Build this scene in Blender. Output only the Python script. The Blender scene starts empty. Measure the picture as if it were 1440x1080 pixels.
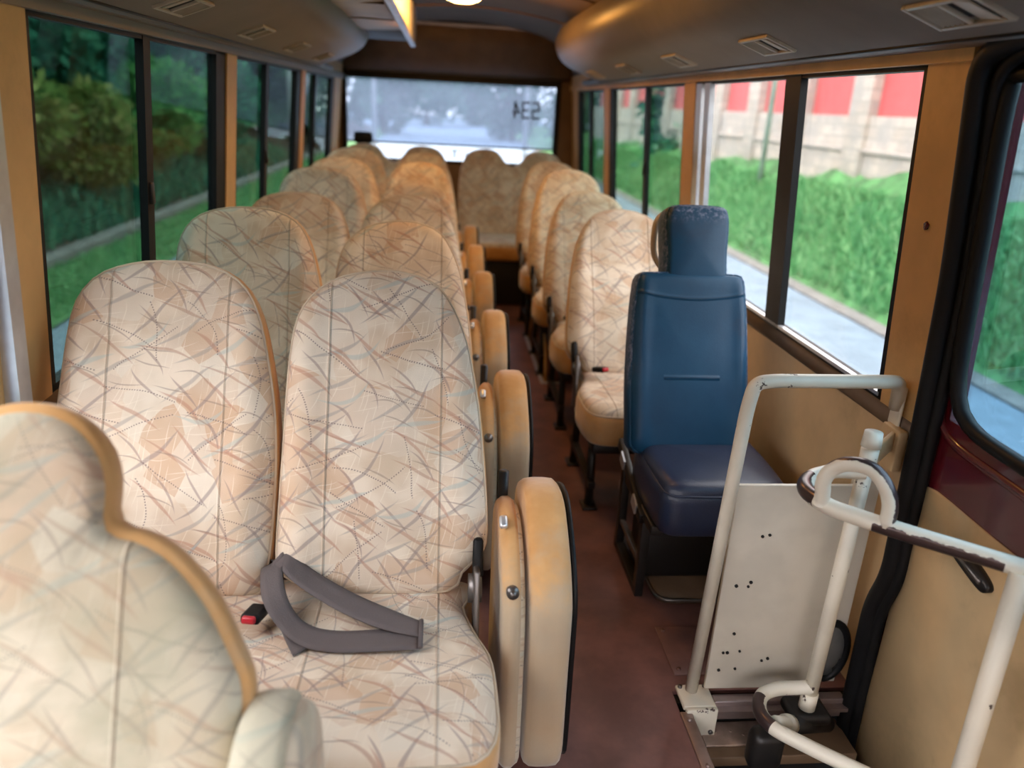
import bpy, math, random
from mathutils import Vector, Matrix
random.seed(7)
S = bpy.context.scene
COL = S.collection
PI = math.pi

# ------------------------------------------------------------------ objects
def link(name, me, parent=None, mat=None):
    o = bpy.data.objects.new(name, me); COL.objects.link(o)
    if parent is not None: o.parent = parent
    if mat is not None and me is not None:
        for m in (mat if isinstance(mat, (list, tuple)) else [mat]): me.materials.append(m)
    return o

def tag(o, label=None, cat=None, group=None, kind=None):
    if label: o['label'] = label
    if cat: o['category'] = cat
    if group: o['group'] = group
    if kind: o['kind'] = kind
    return o

def thing(name, label, cat, loc=(0, 0, 0), group=None):
    o = bpy.data.objects.new(name, None); COL.objects.link(o); o.location = loc
    o.empty_display_size = .05
    return tag(o, label, cat, group)

def struct(name, loc=(0, 0, 0)):
    o = bpy.data.objects.new(name, None); COL.objects.link(o); o.location = loc
    o.empty_display_size = .05
    return tag(o, kind='structure')

def copy_tree(o, parent=None):
    c = o.copy(); COL.objects.link(c)
    if parent is not None: c.parent = parent
    for ch in list(o.children): copy_tree(ch, c)
    return c

class MB:
    """collects shapes, builds one mesh object"""
    def __init__(s): s.v = []; s.f = []; s.uv = []; s.mi = []; s.sm = []
    def add(s, vs, fs, uvs=None, mi=0, smooth=True):
        n = len(s.v); s.v += [tuple(v) for v in vs]
        s.uv += list(uvs) if uvs else [(v[0] + v[1] * .31, v[2] + v[1] * .57) for v in vs]
        for f in fs:
            s.f.append(tuple(i + n for i in f)); s.mi.append(mi); s.sm.append(smooth)
        return s
    def box(s, lo, hi, bev=0.0, mi=0):
        (x0, y0, z0), (x1, y1, z1) = lo, hi
        if bev <= 0:
            v = [(x0,y0,z0),(x1,y0,z0),(x1,y1,z0),(x0,y1,z0),(x0,y0,z1),(x1,y0,z1),(x1,y1,z1),(x0,y1,z1)]
            return s.add(v, [(0,3,2,1),(4,5,6,7),(0,1,5,4),(1,2,6,5),(2,3,7,6),(3,0,4,7)], mi=mi, smooth=False)
        b = min(bev, .49*abs(x1-x0), .49*abs(y1-y0), .49*abs(z1-z0))
        rings = []
        for z, ins in ((z0, b), (z0+b*.3, b*.3), (z0+b, 0), (z1-b, 0), (z1-b*.3, b*.3), (z1, b)):
            r = []
            for cx, cy, a0 in ((x1-b, y1-b, 0), (x0+b, y1-b, 90), (x0+b, y0+b, 180), (x1-b, y0+b, 270)):
                for k in range(4):
                    a = math.radians(a0 + 30*k); rr = b - ins*.999
                    r.append((cx+rr*math.cos(a), cy+rr*math.sin(a), z))
            rings.append(r)
        return s.loft(rings, cap=True, mi=mi)
    def obox(s, c, sz, rot, bev=0.0, mi=0):
        t = MB(); h = [a/2 for a in sz]; t.box([-a for a in h], h, bev)
        M = Matrix.Translation(c) @ rot.to_4x4()
        return s.add([M @ Vector(p) for p in t.v], t.f, t.uv, mi, bev > 0)
    def loft(s, rings, cap=False, mi=0, closed=True):
        n = len(rings[0]); vs = [p for r in rings for p in r]; fs = []
        for i in range(len(rings)-1):
            for j in range(n if closed else n-1):
                k = (j+1) % n
                fs.append((i*n+j, i*n+k, (i+1)*n+k, (i+1)*n+j))
        if cap:
            fs.append(tuple(reversed(range(n)))); fs.append(tuple(range((len(rings)-1)*n, len(rings)*n)))
        return s.add(vs, fs, mi=mi)
    def tube(s, pts, r, n=12, corner=0.0, mi=0, cap=True):
        P = fillet(pts, corner) if corner else [Vector(p) for p in pts]
        rings = []; up = None
        for i, p in enumerate(P):
            t = (P[min(i+1, len(P)-1)] - P[max(i-1, 0)]).normalized()
            if up is None:
                up = Vector((0,0,1)) if abs(t.z) < .9 else Vector((1,0,0))
            up = (up - t*up.dot(t)).normalized(); w = t.cross(up)
            rad = r(i/(len(P)-1)) if callable(r) else r
            rings.append([p + (up*math.cos(2*PI*k/n) + w*math.sin(2*PI*k/n))*rad for k in range(n)])
        return s.loft(rings, cap=cap, mi=mi)
    def cyl(s, a, b, r, n=16, r2=None, mi=0):
        a = Vector(a); b = Vector(b); r2 = r if r2 is None else r2
        return s.tube([a, b], lambda t: r + (r2-r)*t, n, mi=mi)
    def ribbon(s, rows, mi=0):
        vs = [p for r in rows for p in r]; n = len(rows[0])
        fs = [(i*n+j, i*n+j+1, (i+1)*n+j+1, (i+1)*n+j) for i in range(len(rows)-1) for j in range(n-1)]
        return s.add(vs, fs, mi=mi)
    def build(s, name, mat, parent=None):
        me = bpy.data.meshes.new(name); me.from_pydata(s.v, [], s.f); me.update()
        uvl = me.uv_layers.new(name='UVMap')
        lv = [0]*len(me.loops); me.loops.foreach_get('vertex_index', lv)
        flat = [0.0]*(2*len(lv))
        for i, vi in enumerate(lv): flat[2*i], flat[2*i+1] = s.uv[vi]
        uvl.data.foreach_set('uv', flat)
        me.polygons.foreach_set('material_index', s.mi)
        me.polygons.foreach_set('use_smooth', s.sm)
        return link(name, me, parent, mat)

def fillet(pts, r, n=7):
    P = [Vector(p) for p in pts]; out = [P[0]]
    for i in range(1, len(P)-1):
        a, b, c = P[i-1], P[i], P[i+1]
        d1 = (a-b); d2 = (c-b); l = min(r, d1.length*.48, d2.length*.48)
        p0 = b + d1.normalized()*l; p2 = b + d2.normalized()*l
        for k in range(n+1):
            t = k/n; out.append(p0*(1-t)**2 + b*2*t*(1-t) + p2*t*t)
    out.append(P[-1]); return out

def spline(ctrl, n=72, closed=True):
    """Catmull-Rom through points, resampled evenly"""
    C = [Vector((p[0], p[1], p[2] if len(p) > 2 else 0)) for p in ctrl]; m = len(C); dense = []
    rng = range(m) if closed else range(m-1)
    for i in rng:
        g = (lambda k: C[k % m]) if closed else (lambda k: C[max(0, min(m-1, k))])
        p0, p1, p2, p3 = g(i-1), g(i), g(i+1), g(i+2)
        for k in range(10):
            t = k/10
            dense.append(.5*((2*p1) + (p2-p0)*t + (2*p0-5*p1+4*p2-p3)*t*t + (3*p1-p0-3*p2+p3)*t**3))
    dense.append(dense[0].copy() if closed else C[-1].copy())
    L = [0]
    for i in range(1, len(dense)): L.append(L[-1] + (dense[i]-dense[i-1]).length)
    out = []; j = 0; tot = n if closed else n-1
    for k in range(n):
        d = L[-1]*k/tot
        while j < len(L)-2 and L[j+1] < d: j += 1
        t = (d-L[j])/max(1e-9, L[j+1]-L[j]); out.append(dense[j].lerp(dense[j+1], min(1, t)))
    return out

# ------------------------------------------------------------------ materials
class NT:
    def __init__(s, name):
        s.m = bpy.data.materials.new(name); s.m.use_nodes = True
        s.t = s.m.node_tree; s.t.nodes.clear()
    def n(s, typ, **kw):
        nd = s.t.nodes.new(typ)
        for k, v in kw.items(): setattr(nd, k, v)
        return nd
    def put(s, sock, v):
        if isinstance(v, bpy.types.NodeSocket): s.t.links.new(v, sock)
        else:
            if sock.type == 'RGBA' and isinstance(v, (tuple, list)) and len(v) == 3: v = (*v, 1)
            sock.default_value = v
    def M(s, op, a, b=0.0, c=None, clamp=False):
        nd = s.n('ShaderNodeMath', operation=op, use_clamp=clamp)
        s.put(nd.inputs[0], a)
        if len(nd.inputs) > 1: s.put(nd.inputs[1], b)
        if c is not None: s.put(nd.inputs[2], c)
        return nd.outputs[0]
    def mix(s, f, a, b, blend='MIX'):
        nd = s.n('ShaderNodeMix', data_type='RGBA', blend_type=blend)
        s.put(nd.inputs[0], f); s.put(nd.inputs[6], a); s.put(nd.inputs[7], b)
        return nd.outputs[2]
    def ramp(s, f, stops):
        nd = s.n('ShaderNodeValToRGB'); e = nd.color_ramp.elements
        while len(e) < len(stops): e.new(.5)
        for i, (p, c) in enumerate(stops):
            e[i].position = p; e[i].color = (*c, 1) if len(c) == 3 else c
        s.put(nd.inputs[0], f); return nd.outputs[0]
    def noise(s, vec, scale, detail=3, rough=.5):
        nd = s.n('ShaderNodeTexNoise'); s.put(nd.inputs['Vector'], vec)
        nd.inputs['Scale'].default_value = scale; nd.inputs['Detail'].default_value = detail
        nd.inputs['Roughness'].default_value = rough
        return nd.outputs[0]
    def obj(s): return s.n('ShaderNodeTexCoord').outputs['Object']
    def geo(s): return s.n('ShaderNodeNewGeometry').outputs['Position']
    def smooth(s, v, a, b):
        nd = s.n('ShaderNodeMapRange', interpolation_type='SMOOTHSTEP')
        s.put(nd.inputs[0], v); nd.inputs[1].default_value = a; nd.inputs[2].default_value = b
        return nd.outputs[0]
    def bump(s, h, strength=.3, dist=.01):
        nd = s.n('ShaderNodeBump'); nd.inputs['Strength'].default_value = strength
        nd.inputs['Distance'].default_value = dist; s.put(nd.inputs['Height'], h); return nd.outputs[0]
    def principled(s, color, rough=.5, metal=0.0, normal=None, sheen=0.0, spec=.5, coat=0.0, trans=0.0, sub=None):
        b = s.n('ShaderNodeBsdfPrincipled')
        s.put(b.inputs['Base Color'], color); s.put(b.inputs['Roughness'], rough); s.put(b.inputs['Metallic'], metal)
        b.inputs['Sheen Weight'].default_value = sheen; b.inputs['Sheen Roughness'].default_value = .4
        b.inputs['Specular IOR Level'].default_value = spec; b.inputs['Coat Weight'].default_value = coat
        b.inputs['Coat Roughness'].default_value = .08
        if normal is not None: s.put(b.inputs['Normal'], normal)
        return b.outputs[0]
    def out(s, sh):
        o = s.n('ShaderNodeOutputMaterial'); s.t.links.new(sh, o.inputs[0]); return s.m

def plain(name, col, rough=.5, metal=0.0, var=.12, scale=6, sheen=0.0, bump=0.0, bscale=60, spec=.5, coat=0.0, dirt=None, dirt_amt=.5):
    t = NT(name); p = t.obj()
    k = t.noise(p, scale, 4, .6)
    dark = tuple(c*(1-var*1.6) for c in col); lite = tuple(min(1, c*(1+var)) for c in col)
    c = t.mix(t.smooth(k, .3, .7), dark, lite)
    if dirt:
        d = t.M('MULTIPLY', t.smooth(t.noise(p, scale*.6+1.7, 6, .7), .52, .75), dirt_amt)
        c = t.mix(d, c, dirt)
    nrm = t.bump(t.noise(p, bscale, 3, .6), bump, .004) if bump else None
    r = t.M('ADD', t.M('MULTIPLY', k, .16), rough-.08, clamp=True)
    return t.out(t.principled(c, r, metal, nrm, sheen, spec, coat))

def stroke(t, uv, ang, sp, ln, w, dens, curve, seed, dotted=0.0):
    mp = t.n('ShaderNodeMapping'); t.put(mp.inputs[0], uv)
    mp.inputs['Rotation'].default_value = (0, 0, math.radians(ang)); mp.inputs['Location'].default_value = (seed*1.37, seed*.73, 0)
    sx = t.n('ShaderNodeSeparateXYZ'); t.put(sx.inputs[0], mp.outputs[0]); X, Y = sx.outputs[0], sx.outputs[1]
    xs = t.M('DIVIDE', X, sp); ix = t.M('FLOOR', xs); fx = t.M('SUBTRACT', t.M('SUBTRACT', xs, ix), .5)
    w1 = t.n('ShaderNodeTexWhiteNoise', noise_dimensions='1D'); t.put(w1.inputs['W'], t.M('ADD', ix, seed))
    ys = t.M('ADD', t.M('DIVIDE', Y, ln), t.M('MULTIPLY', w1.outputs[0], 5)); iy = t.M('FLOOR', ys); fy = t.M('SUBTRACT', ys, iy)
    cb = t.n('ShaderNodeCombineXYZ'); t.put(cb.inputs[0], ix); t.put(cb.inputs[1], iy); cb.inputs[2].default_value = seed
    w2 = t.n('ShaderNodeTexWhiteNoise', noise_dimensions='3D'); t.put(w2.inputs['Vector'], cb.outputs[0])
    sr = t.n('ShaderNodeSeparateColor'); t.put(sr.inputs[0], w2.outputs[1])
    c0 = t.M('SUBTRACT', fy, .5)
    cur = t.M('MULTIPLY', t.M('MULTIPLY', c0, c0), t.M('MULTIPLY', t.M('SUBTRACT', sr.outputs[1], .25), curve*4))
    off = t.M('MULTIPLY', t.M('SUBTRACT', sr.outputs[0], .5), .5)
    til = t.M('MULTIPLY', c0, t.M('MULTIPLY', t.M('SUBTRACT', sr.outputs[0], .5), .7))
    d = t.M('MULTIPLY', t.M('ABSOLUTE', t.M('ADD', t.M('ADD', fx, off), t.M('ADD', cur, til))), sp)
    if dotted:
        m = t.M('LESS_THAN', d, w)
        m = t.M('MULTIPLY', m, t.M('LESS_THAN', t.M('FRACT', t.M('DIVIDE', Y, dotted)), .5))
        m = t.M('MULTIPLY', m, t.M('LESS_THAN', t.M('ABSOLUTE', c0), .42))
    else:
        tap = t.M('MULTIPLY', t.M('MULTIPLY', fy, t.M('SUBTRACT', 1, fy)), 4*w)
        m = t.M('DIVIDE', t.M('SUBTRACT', tap, d), w*.45, clamp=True)
    return t.M('MULTIPLY', m, t.M('LESS_THAN', sr.outputs[2], dens))

def make_fabric(name, soil=0.25, seam=.118):
    t = NT(name)
    uv0 = t.n('ShaderNodeUVMap', uv_map='UVMap').outputs[0]
    rnd = t.n('ShaderNodeObjectInfo').outputs['Random']
    cb = t.n('ShaderNodeCombineXYZ'); t.put(cb.inputs[0], t.M('MULTIPLY', rnd, 3.7)); t.put(cb.inputs[1], t.M('MULTIPLY', rnd, 9.1))
    va = t.n('ShaderNodeVectorMath', operation='ADD'); t.put(va.inputs[0], uv0); t.put(va.inputs[1], cb.outputs[0]); uv = va.outputs[0]
    # warp a little so that the brush strokes bend
    nz = t.n('ShaderNodeTexNoise'); t.put(nz.inputs['Vector'], uv); nz.inputs['Scale'].default_value = 5
    sc = t.n('ShaderNodeVectorMath', operation='SCALE'); t.put(sc.inputs[0], nz.outputs[1]); sc.inputs['Scale'].default_value = .05
    vb = t.n('ShaderNodeVectorMath', operation='ADD'); t.put(vb.inputs[0], uv); t.put(vb.inputs[1], sc.outputs[0]); wv = vb.outputs[0]
    # cream ground with soft patches
    c = t.mix(t.smooth(t.noise(uv, 9, 2), .35, .65), (.64, .51, .38), (.80, .70, .575))
    vo = t.n('ShaderNodeTexVoronoi'); t.put(vo.inputs['Vector'], wv); vo.inputs['Scale'].default_value = 15
    sv = t.n('ShaderNodeSeparateColor'); t.put(sv.inputs[0], vo.outputs[1])
    c = t.mix(t.M('MULTIPLY', t.M('GREATER_THAN', sv.outputs[0], .62), .55), c, (.58, .375, .24))
    c = t.mix(t.M('MULTIPLY', t.M('GREATER_THAN', sv.outputs[1], .72), .5), c, (.76, .70, .60))
    # fine white scratchy threads
    th = stroke(t, wv, 12, .012, .07, .0011, .45, .6, 31)
    c = t.mix(t.M('MULTIPLY', th, .5), c, (.88, .80, .68))
    th = stroke(t, wv, 78, .014, .08, .0011, .35, .6, 37)
    c = t.mix(t.M('MULTIPLY', th, .45), c, (.88, .80, .68))
    # brush strokes
    for ang, sp, ln, w, de, cu, se, col, am in (
        (58, .060, .15, .0052, .66, .35, 3, (.36, .33, .31), .62),
        (-52, .062, .13, .0050, .66, .35, 5, (.46, .22, .15), .62),
        (-38, .050, .10, .0034, .55, .50, 7, (.30, .21, .20), .64),
        (40, .068, .17, .0046, .60, .40, 11, (.29, .23, .23), .66),
        (66, .090, .12, .0062, .42, .40, 13, (.44, .52, .50), .60),
        (-64, .072, .15, .0040, .58, .30, 17, (.44, .24, .17), .62),
        (-75, .042, .09, .0022, .5, .60, 19, (.28, .20, .17), .58)):
        c = t.mix(t.M('MULTIPLY', stroke(t, wv, ang, sp, ln, w, de, cu, se), am*.88), c, col)
    for ang, sp, ln, de, se in ((-68, .09, .17, .6, 23), (62, .12, .18, .5, 29), (-20, .15, .15, .35, 41)):
        c = t.mix(t.M('MULTIPLY', stroke(t, wv, ang, sp, ln, .0013, de, .3, se, .0052), .8), c, (.20, .15, .15))
    # worn grey soiling
    so = t.M('MULTIPLY', t.smooth(t.noise(uv, 3.6, 5, .6), .45, .72), soil)
    c = t.mix(so, c, (.34, .33, .245))
    if soil > .5: c = t.mix(t.M('MULTIPLY', t.smooth(t.noise(uv, 1.7, 4, .6), .30, .60), .62), c, (.43, .44, .33))
    # sewn seams
    sx = t.n('ShaderNodeSeparateXYZ'); t.put(sx.inputs[0], uv0)
    ds = t.M('ABSOLUTE', t.M('SUBTRACT', t.M('ABSOLUTE', sx.outputs[0]), seam))
    se = t.M('SUBTRACT', 1, t.smooth(ds, .0008, .004))
    c = t.mix(t.M('MULTIPLY', t.M('LESS_THAN', ds, .0012), .55), c, (.30, .22, .16))
    weave = t.noise(uv, 420, 2)
    h = t.M('ADD', t.M('MULTIPLY', weave, .12), t.M('ADD', t.M('MULTIPLY', se, -1.0), t.M('MULTIPLY', t.noise(uv, 11, 3), .9)))
    return t.out(t.principled(c, .92, 0, t.bump(h, .55, .006), .35, .2))

def make_velour(name='tan_velour', soiled=0):
    t = NT(name); p = t.obj()
    k = t.noise(p, 7, 4, .6)
    c = t.mix(t.smooth(k, .3, .7), (.58, .31, .115), (.70, .42, .19))
    c = t.mix(t.M('MULTIPLY', t.smooth(t.noise(p, 4.3, 5, .65), .5, .72), .45), c, (.45, .40, .31))
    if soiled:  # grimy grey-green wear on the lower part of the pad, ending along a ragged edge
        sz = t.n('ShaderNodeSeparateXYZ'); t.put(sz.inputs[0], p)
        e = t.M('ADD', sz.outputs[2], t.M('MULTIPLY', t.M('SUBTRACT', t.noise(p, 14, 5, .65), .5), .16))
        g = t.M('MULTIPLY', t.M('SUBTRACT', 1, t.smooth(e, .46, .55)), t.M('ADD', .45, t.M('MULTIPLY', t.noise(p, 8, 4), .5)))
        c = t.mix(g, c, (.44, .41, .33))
    h = t.M('ADD', t.M('MULTIPLY', t.noise(p, 380, 2), .1), t.M('MULTIPLY', t.noise(p, 26, 3), .8))
    return t.out(t.principled(c, .9, 0, t.bump(h, .35, .005), .5, .2))

def make_chipped(name, paint, under, thr, rough=.38):
    t = NT(name); p = t.obj()
    k = t.noise(p, 26, 6, .7); big = t.noise(p, 5, 2)
    m = t.M('GREATER_THAN', t.M('ADD', t.M('MULTIPLY', k, .6), t.M('MULTIPLY', big, .4)), thr)
    base = t.mix(t.smooth(t.noise(p, 9, 4), .35, .7), paint, tuple(c*.88 for c in paint))
    c = t.mix(m, base, under)
    return t.out(t.principled(c, t.M('ADD', t.M('MULTIPLY', m, .2), rough), t.M('MULTIPLY', m, .3), t.bump(t.M('MULTIPLY', m, -1), .4, .002)))

def make_worn_bar():
    # white paint rubbed through to dark steel where hands grip it
    t = NT('rubbed_white_paint'); p = t.obj()
    sx = t.n('ShaderNodeSeparateXYZ'); t.put(sx.inputs[0], t.n('ShaderNodeUVMap', uv_map='UVMap').outputs[0])
    k = t.noise(p, 34, 5, .65)
    v = t.M('ADD', sx.outputs[1], t.M('MULTIPLY', t.M('SUBTRACT', k, .5), .5))
    m = t.M('MULTIPLY', t.M('GREATER_THAN', v, .5), t.M('LESS_THAN', t.M('ABSOLUTE', t.M('SUBTRACT', sx.outputs[0], .5)), .5))
    m = t.M('MAXIMUM', m, t.M('GREATER_THAN', k, .72))
    c = t.mix(m, (.74, .70, .60), (.085, .06, .06))
    return t.out(t.principled(c, t.mix(m, (.4,)*3, (.28,)*3), t.M('MULTIPLY', m, .6), t.bump(t.M('MULTIPLY', m, -1), .5, .002)))

def make_glass(name, tint, refl=1.0, haze=0.0, hazecol=(.8, .9, 1), rough=.0):
    t = NT(name)
    tr = t.n('ShaderNodeBsdfTransparent'); tr.inputs[0].default_value = (*tint, 1)
    gl = t.n('ShaderNodeBsdfGlossy'); gl.inputs[0].default_value = (1, 1, 1, 1); gl.inputs['Roughness'].default_value = rough
    fr = t.n('ShaderNodeFresnel'); fr.inputs[0].default_value = 1.5
    mx = t.n('ShaderNodeMixShader'); t.put(mx.inputs[0], t.M('MULTIPLY', fr.outputs[0], refl))
    base = tr.outputs[0]
    if haze:
        tl = t.n('ShaderNodeBsdfTranslucent'); tl.inputs[0].default_value = (*hazecol, 1)
        hz = t.n('ShaderNodeMixShader')
        f = t.M('MULTIPLY', t.M('ADD', t.M('MULTIPLY', t.noise(t.obj(), 5, 5, .6), .8), .6), haze)
        t.put(hz.inputs[0], f); t.t.links.new(base, hz.inputs[1]); t.t.links.new(tl.outputs[0], hz.inputs[2]); base = hz.outputs[0]
    t.t.links.new(base, mx.inputs[1]); t.t.links.new(gl.outputs[0], mx.inputs[2])
    return t.out(mx.outputs[0])

def make_leaf(name, a, b, c2):
    t = NT(name); rnd = t.n('ShaderNodeNewGeometry').outputs['Random Per Island']
    c = t.ramp(rnd, [(0, a), (.55, b), (1, c2)])
    d = t.n('ShaderNodeBsdfDiffuse'); t.put(d.inputs[0], c)
    tl = t.n('ShaderNodeBsdfTranslucent'); t.put(tl.inputs[0], c)
    mx = t.n('ShaderNodeMixShader'); mx.inputs[0].default_value = .3
    t.t.links.new(d.outputs[0], mx.inputs[1]); t.t.links.new(tl.outputs[0], mx.inputs[2])
    return t.out(mx.outputs[0])

def make_stone():
    t = NT('stone_blocks'); p = t.geo()
    sx = t.n('ShaderNodeSeparateXYZ'); t.put(sx.inputs[0], p)
    cb = t.n('ShaderNodeCombineXYZ'); t.put(cb.inputs[0], t.M('ADD', sx.outputs[1], sx.outputs[0])); t.put(cb.inputs[1], sx.outputs[2])
    br = t.n('ShaderNodeTexBrick'); t.put(br.inputs['Vector'], cb.outputs[0])
    br.inputs['Color1'].default_value = (.46, .385, .325, 1); br.inputs['Color2'].default_value = (.58, .50, .43, 1); br.inputs['Mortar'].default_value = (.35, .31, .28, 1)
    br.inputs['Scale'].default_value = 1.0; br.inputs['Brick Width'].default_value = .36; br.inputs['Row Height'].default_value = .17; br.inputs['Mortar Size'].default_value = .012
    c = t.mix(t.smooth(t.noise(p, 3, 5), .35, .7), br.outputs[0], (.40, .36, .33))
    return t.out(t.principled(c, .9, 0, t.bump(t.noise(p, 14, 5), .5, .03)))

def emis(name, col, st):
    t = NT(name); e = t.n('ShaderNodeEmission'); e.inputs[0].default_value = (*col, 1); e.inputs[1].default_value = st
    return t.out(e.outputs[0])

FAB = make_fabric('patterned_fabric')
FABP = make_fabric('patterned_fabric_soiled', .95, .13)
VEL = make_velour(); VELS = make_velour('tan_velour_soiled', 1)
M_ = dict(
    piping=plain('pale_piping', (.66, .55, .42), .85),
    cream=plain('cream_paint', (.66, .475, .265), .5, var=.10, scale=3, dirt=(.36, .25, .13), dirt_amt=.45),
    pillar=plain('tan_pillar', (.68, .43, .18), .5, var=.08, scale=4, dirt=(.34, .21, .09), dirt_amt=.3),
    duct=plain('grey_beige_duct', (.20, .165, .135), .44, var=.08, scale=3),
    ceil=plain('ceiling_lining', (.17, .125, .095), .8, var=.1, scale=4),
    floor=plain('maroon_floor', (.185, .088, .078), .40, var=.22, scale=5, bump=.15, bscale=90, dirt=(.20, .13, .115), dirt_amt=.35),
    black=plain('black_rubber', (.006, .006, .007), .5, spec=.25),
    blackm=plain('black_steel', (.022, .020, .020), .42, metal=.3),
    greym=plain('grey_steel', (.20, .185, .18), .38, metal=.8),
    alu=plain('aluminium', (.62, .64, .68), .32, metal=.7),
    white=make_chipped('white_chipped_paint', (.74, .69, .58), (.10, .07, .06), .615),
    panel=make_chipped('grey_white_panel_paint', (.66, .61, .52), (.06, .04, .035), .685),
    worn=make_worn_bar(),
    blue=plain('blue_vinyl', (.040, .118, .205), .42, var=.10, scale=5, bump=.25, bscale=260, dirt=(.085, .095, .13), dirt_amt=.5),
    bluec=plain('blue_vinyl_scuffed', (.024, .034, .072), .33, var=.12, scale=6, bump=.2, bscale=260),
    burg=plain('burgundy_paint', (.085, .004, .010), .22, var=.06, coat=.6),
    belt=plain('grey_webbing', (.118, .098, .10), .6, var=.06, bump=.4, bscale=500),
    red=plain('red_button', (.60, .02, .04), .35),
    dark=plain('dark_void', (.006, .005, .005), .8),
    brown=plain('brown_trim', (.155, .095, .055), .6, var=.12),
    strip=plain('nosing_strip', (.36, .28, .27), .35, metal=.7),
    copper=plain('scuffed_tread_plate', (.42, .30, .24), .45, metal=.3, var=.2, scale=14),
    asphalt=plain('asphalt', (.19, .25, .31), .9, var=.12, scale=2),
    soil=plain('dark_soil', (.022, .016, .011), .95, var=.3, scale=2),
    lawn=plain('lawn_ground', (.08, .22, .075), .95, var=.3, scale=3),
    kerb=plain('kerb_concrete', (.20, .19, .18), .9, var=.15),
    stone=make_stone(),
    redp=plain('red_fence_panel', (.62, .115, .115), .75, var=.06),
    bark=plain('bark', (.12, .085, .06), .95, var=.3, scale=12),
    pole=plain('pale_green_pole', (.33, .43, .35), .6),
    wpole=plain('grey_white_pole', (.50, .50, .49), .6),
    roofw=plain('white_roof_sheet', (.70, .72, .72), .5),
    housew=plain('house_wall', (.42, .38, .33), .9),
    vent=plain('vent_plastic', (.42, .35, .26), .45),
    lens=plain('smoked_lens', (.12, .12, .12), .2),
    text=plain('black_sticker', (.012, .012, .014), .5),
)
def make_blue():
    t = NT('blue_vinyl_stitched'); p = t.obj()
    sx = t.n('ShaderNodeSeparateXYZ'); t.put(sx.inputs[0], t.n('ShaderNodeUVMap', uv_map='UVMap').outputs[0]); u, v = sx.outputs[0], sx.outputs[1]
    au = t.M('ABSOLUTE', u)
    d1 = t.M('ABSOLUTE', t.M('SUBTRACT', t.M('SUBTRACT', v, .440), t.M('MULTIPLY', t.M('MULTIPLY', u, u), .7)))
    d1 = t.M('ADD', d1, t.M('MULTIPLY', t.M('GREATER_THAN', v, .60), 1))
    d2 = t.M('ADD', t.M('ABSOLUTE', t.M('SUBTRACT', v, .205)), t.M('MULTIPLY', t.M('GREATER_THAN', au, .085), 1))
    d = t.M('MINIMUM', d1, d2)
    groove = t.M('SUBTRACT', 1, t.smooth(d, .0005, .009))
    c = t.mix(t.smooth(t.noise(p, 5, 4, .6), .3, .7), (.004, .044, .105), (.008, .062, .135))
    c = t.mix(t.M('MULTIPLY', t.smooth(t.noise(p, 3.1, 5, .65), .52, .72), .55), c, (.026, .030, .055))
    sc = t.M('MULTIPLY', t.smooth(v, .655, .700), t.smooth(t.noise(p, 75, 5, .75), .46, .62))
    c = t.mix(t.M('MULTIPLY', sc, .7), c, (.24, .27, .40))
    c = t.mix(t.M('MULTIPLY', t.M('LESS_THAN', d, .0012), .6), c, (.012, .03, .06))
    h = t.M('ADD', t.M('MULTIPLY', groove, -1.0), t.M('MULTIPLY', t.noise(p, 260, 3, .6), .10))
    return t.out(t.principled(c, t.M('ADD', t.M('MULTIPLY', sc, .3), .45), 0, t.bump(h, .6, .006), 0, .32))
M_['blue'] = make_blue()
GLASS_R = make_glass('clear_window_glass', (.775, .785, .78), .07)
GLASS_L = make_glass('green_tinted_glass', (.34, .42, .41), .22)
GLASS_T = make_glass('grey_green_window_glass', (.56, .62, .59), .15)
GLASS_D = make_glass('blue_tinted_door_glass', (.50, .66, .75), .4)
FILM = make_glass('pale_blue_window_film', (.44, .49, .56), .15, .13, (.70, .78, .95))
GLASS_C = make_glass('clear_rear_glass', (.975, .975, .975), .2)
LEAF = [make_leaf('leaf_dark_green', (.022, .11, .078), (.045, .20, .125), (.11, .33, .19)),
        make_leaf('leaf_mid_green', (.04, .16, .05), (.09, .29, .09), (.19, .42, .13)),
        make_leaf('leaf_bronze_green', (.08, .15, .04), (.19, .27, .07), (.36, .35, .13)),
        make_leaf('leaf_grey_green', (.05, .12, .09), (.09, .18, .13), (.15, .25, .17))]
GRASS = make_leaf('grass_blade', (.08, .25, .10), (.155, .41, .17), (.30, .56, .27))

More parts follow.
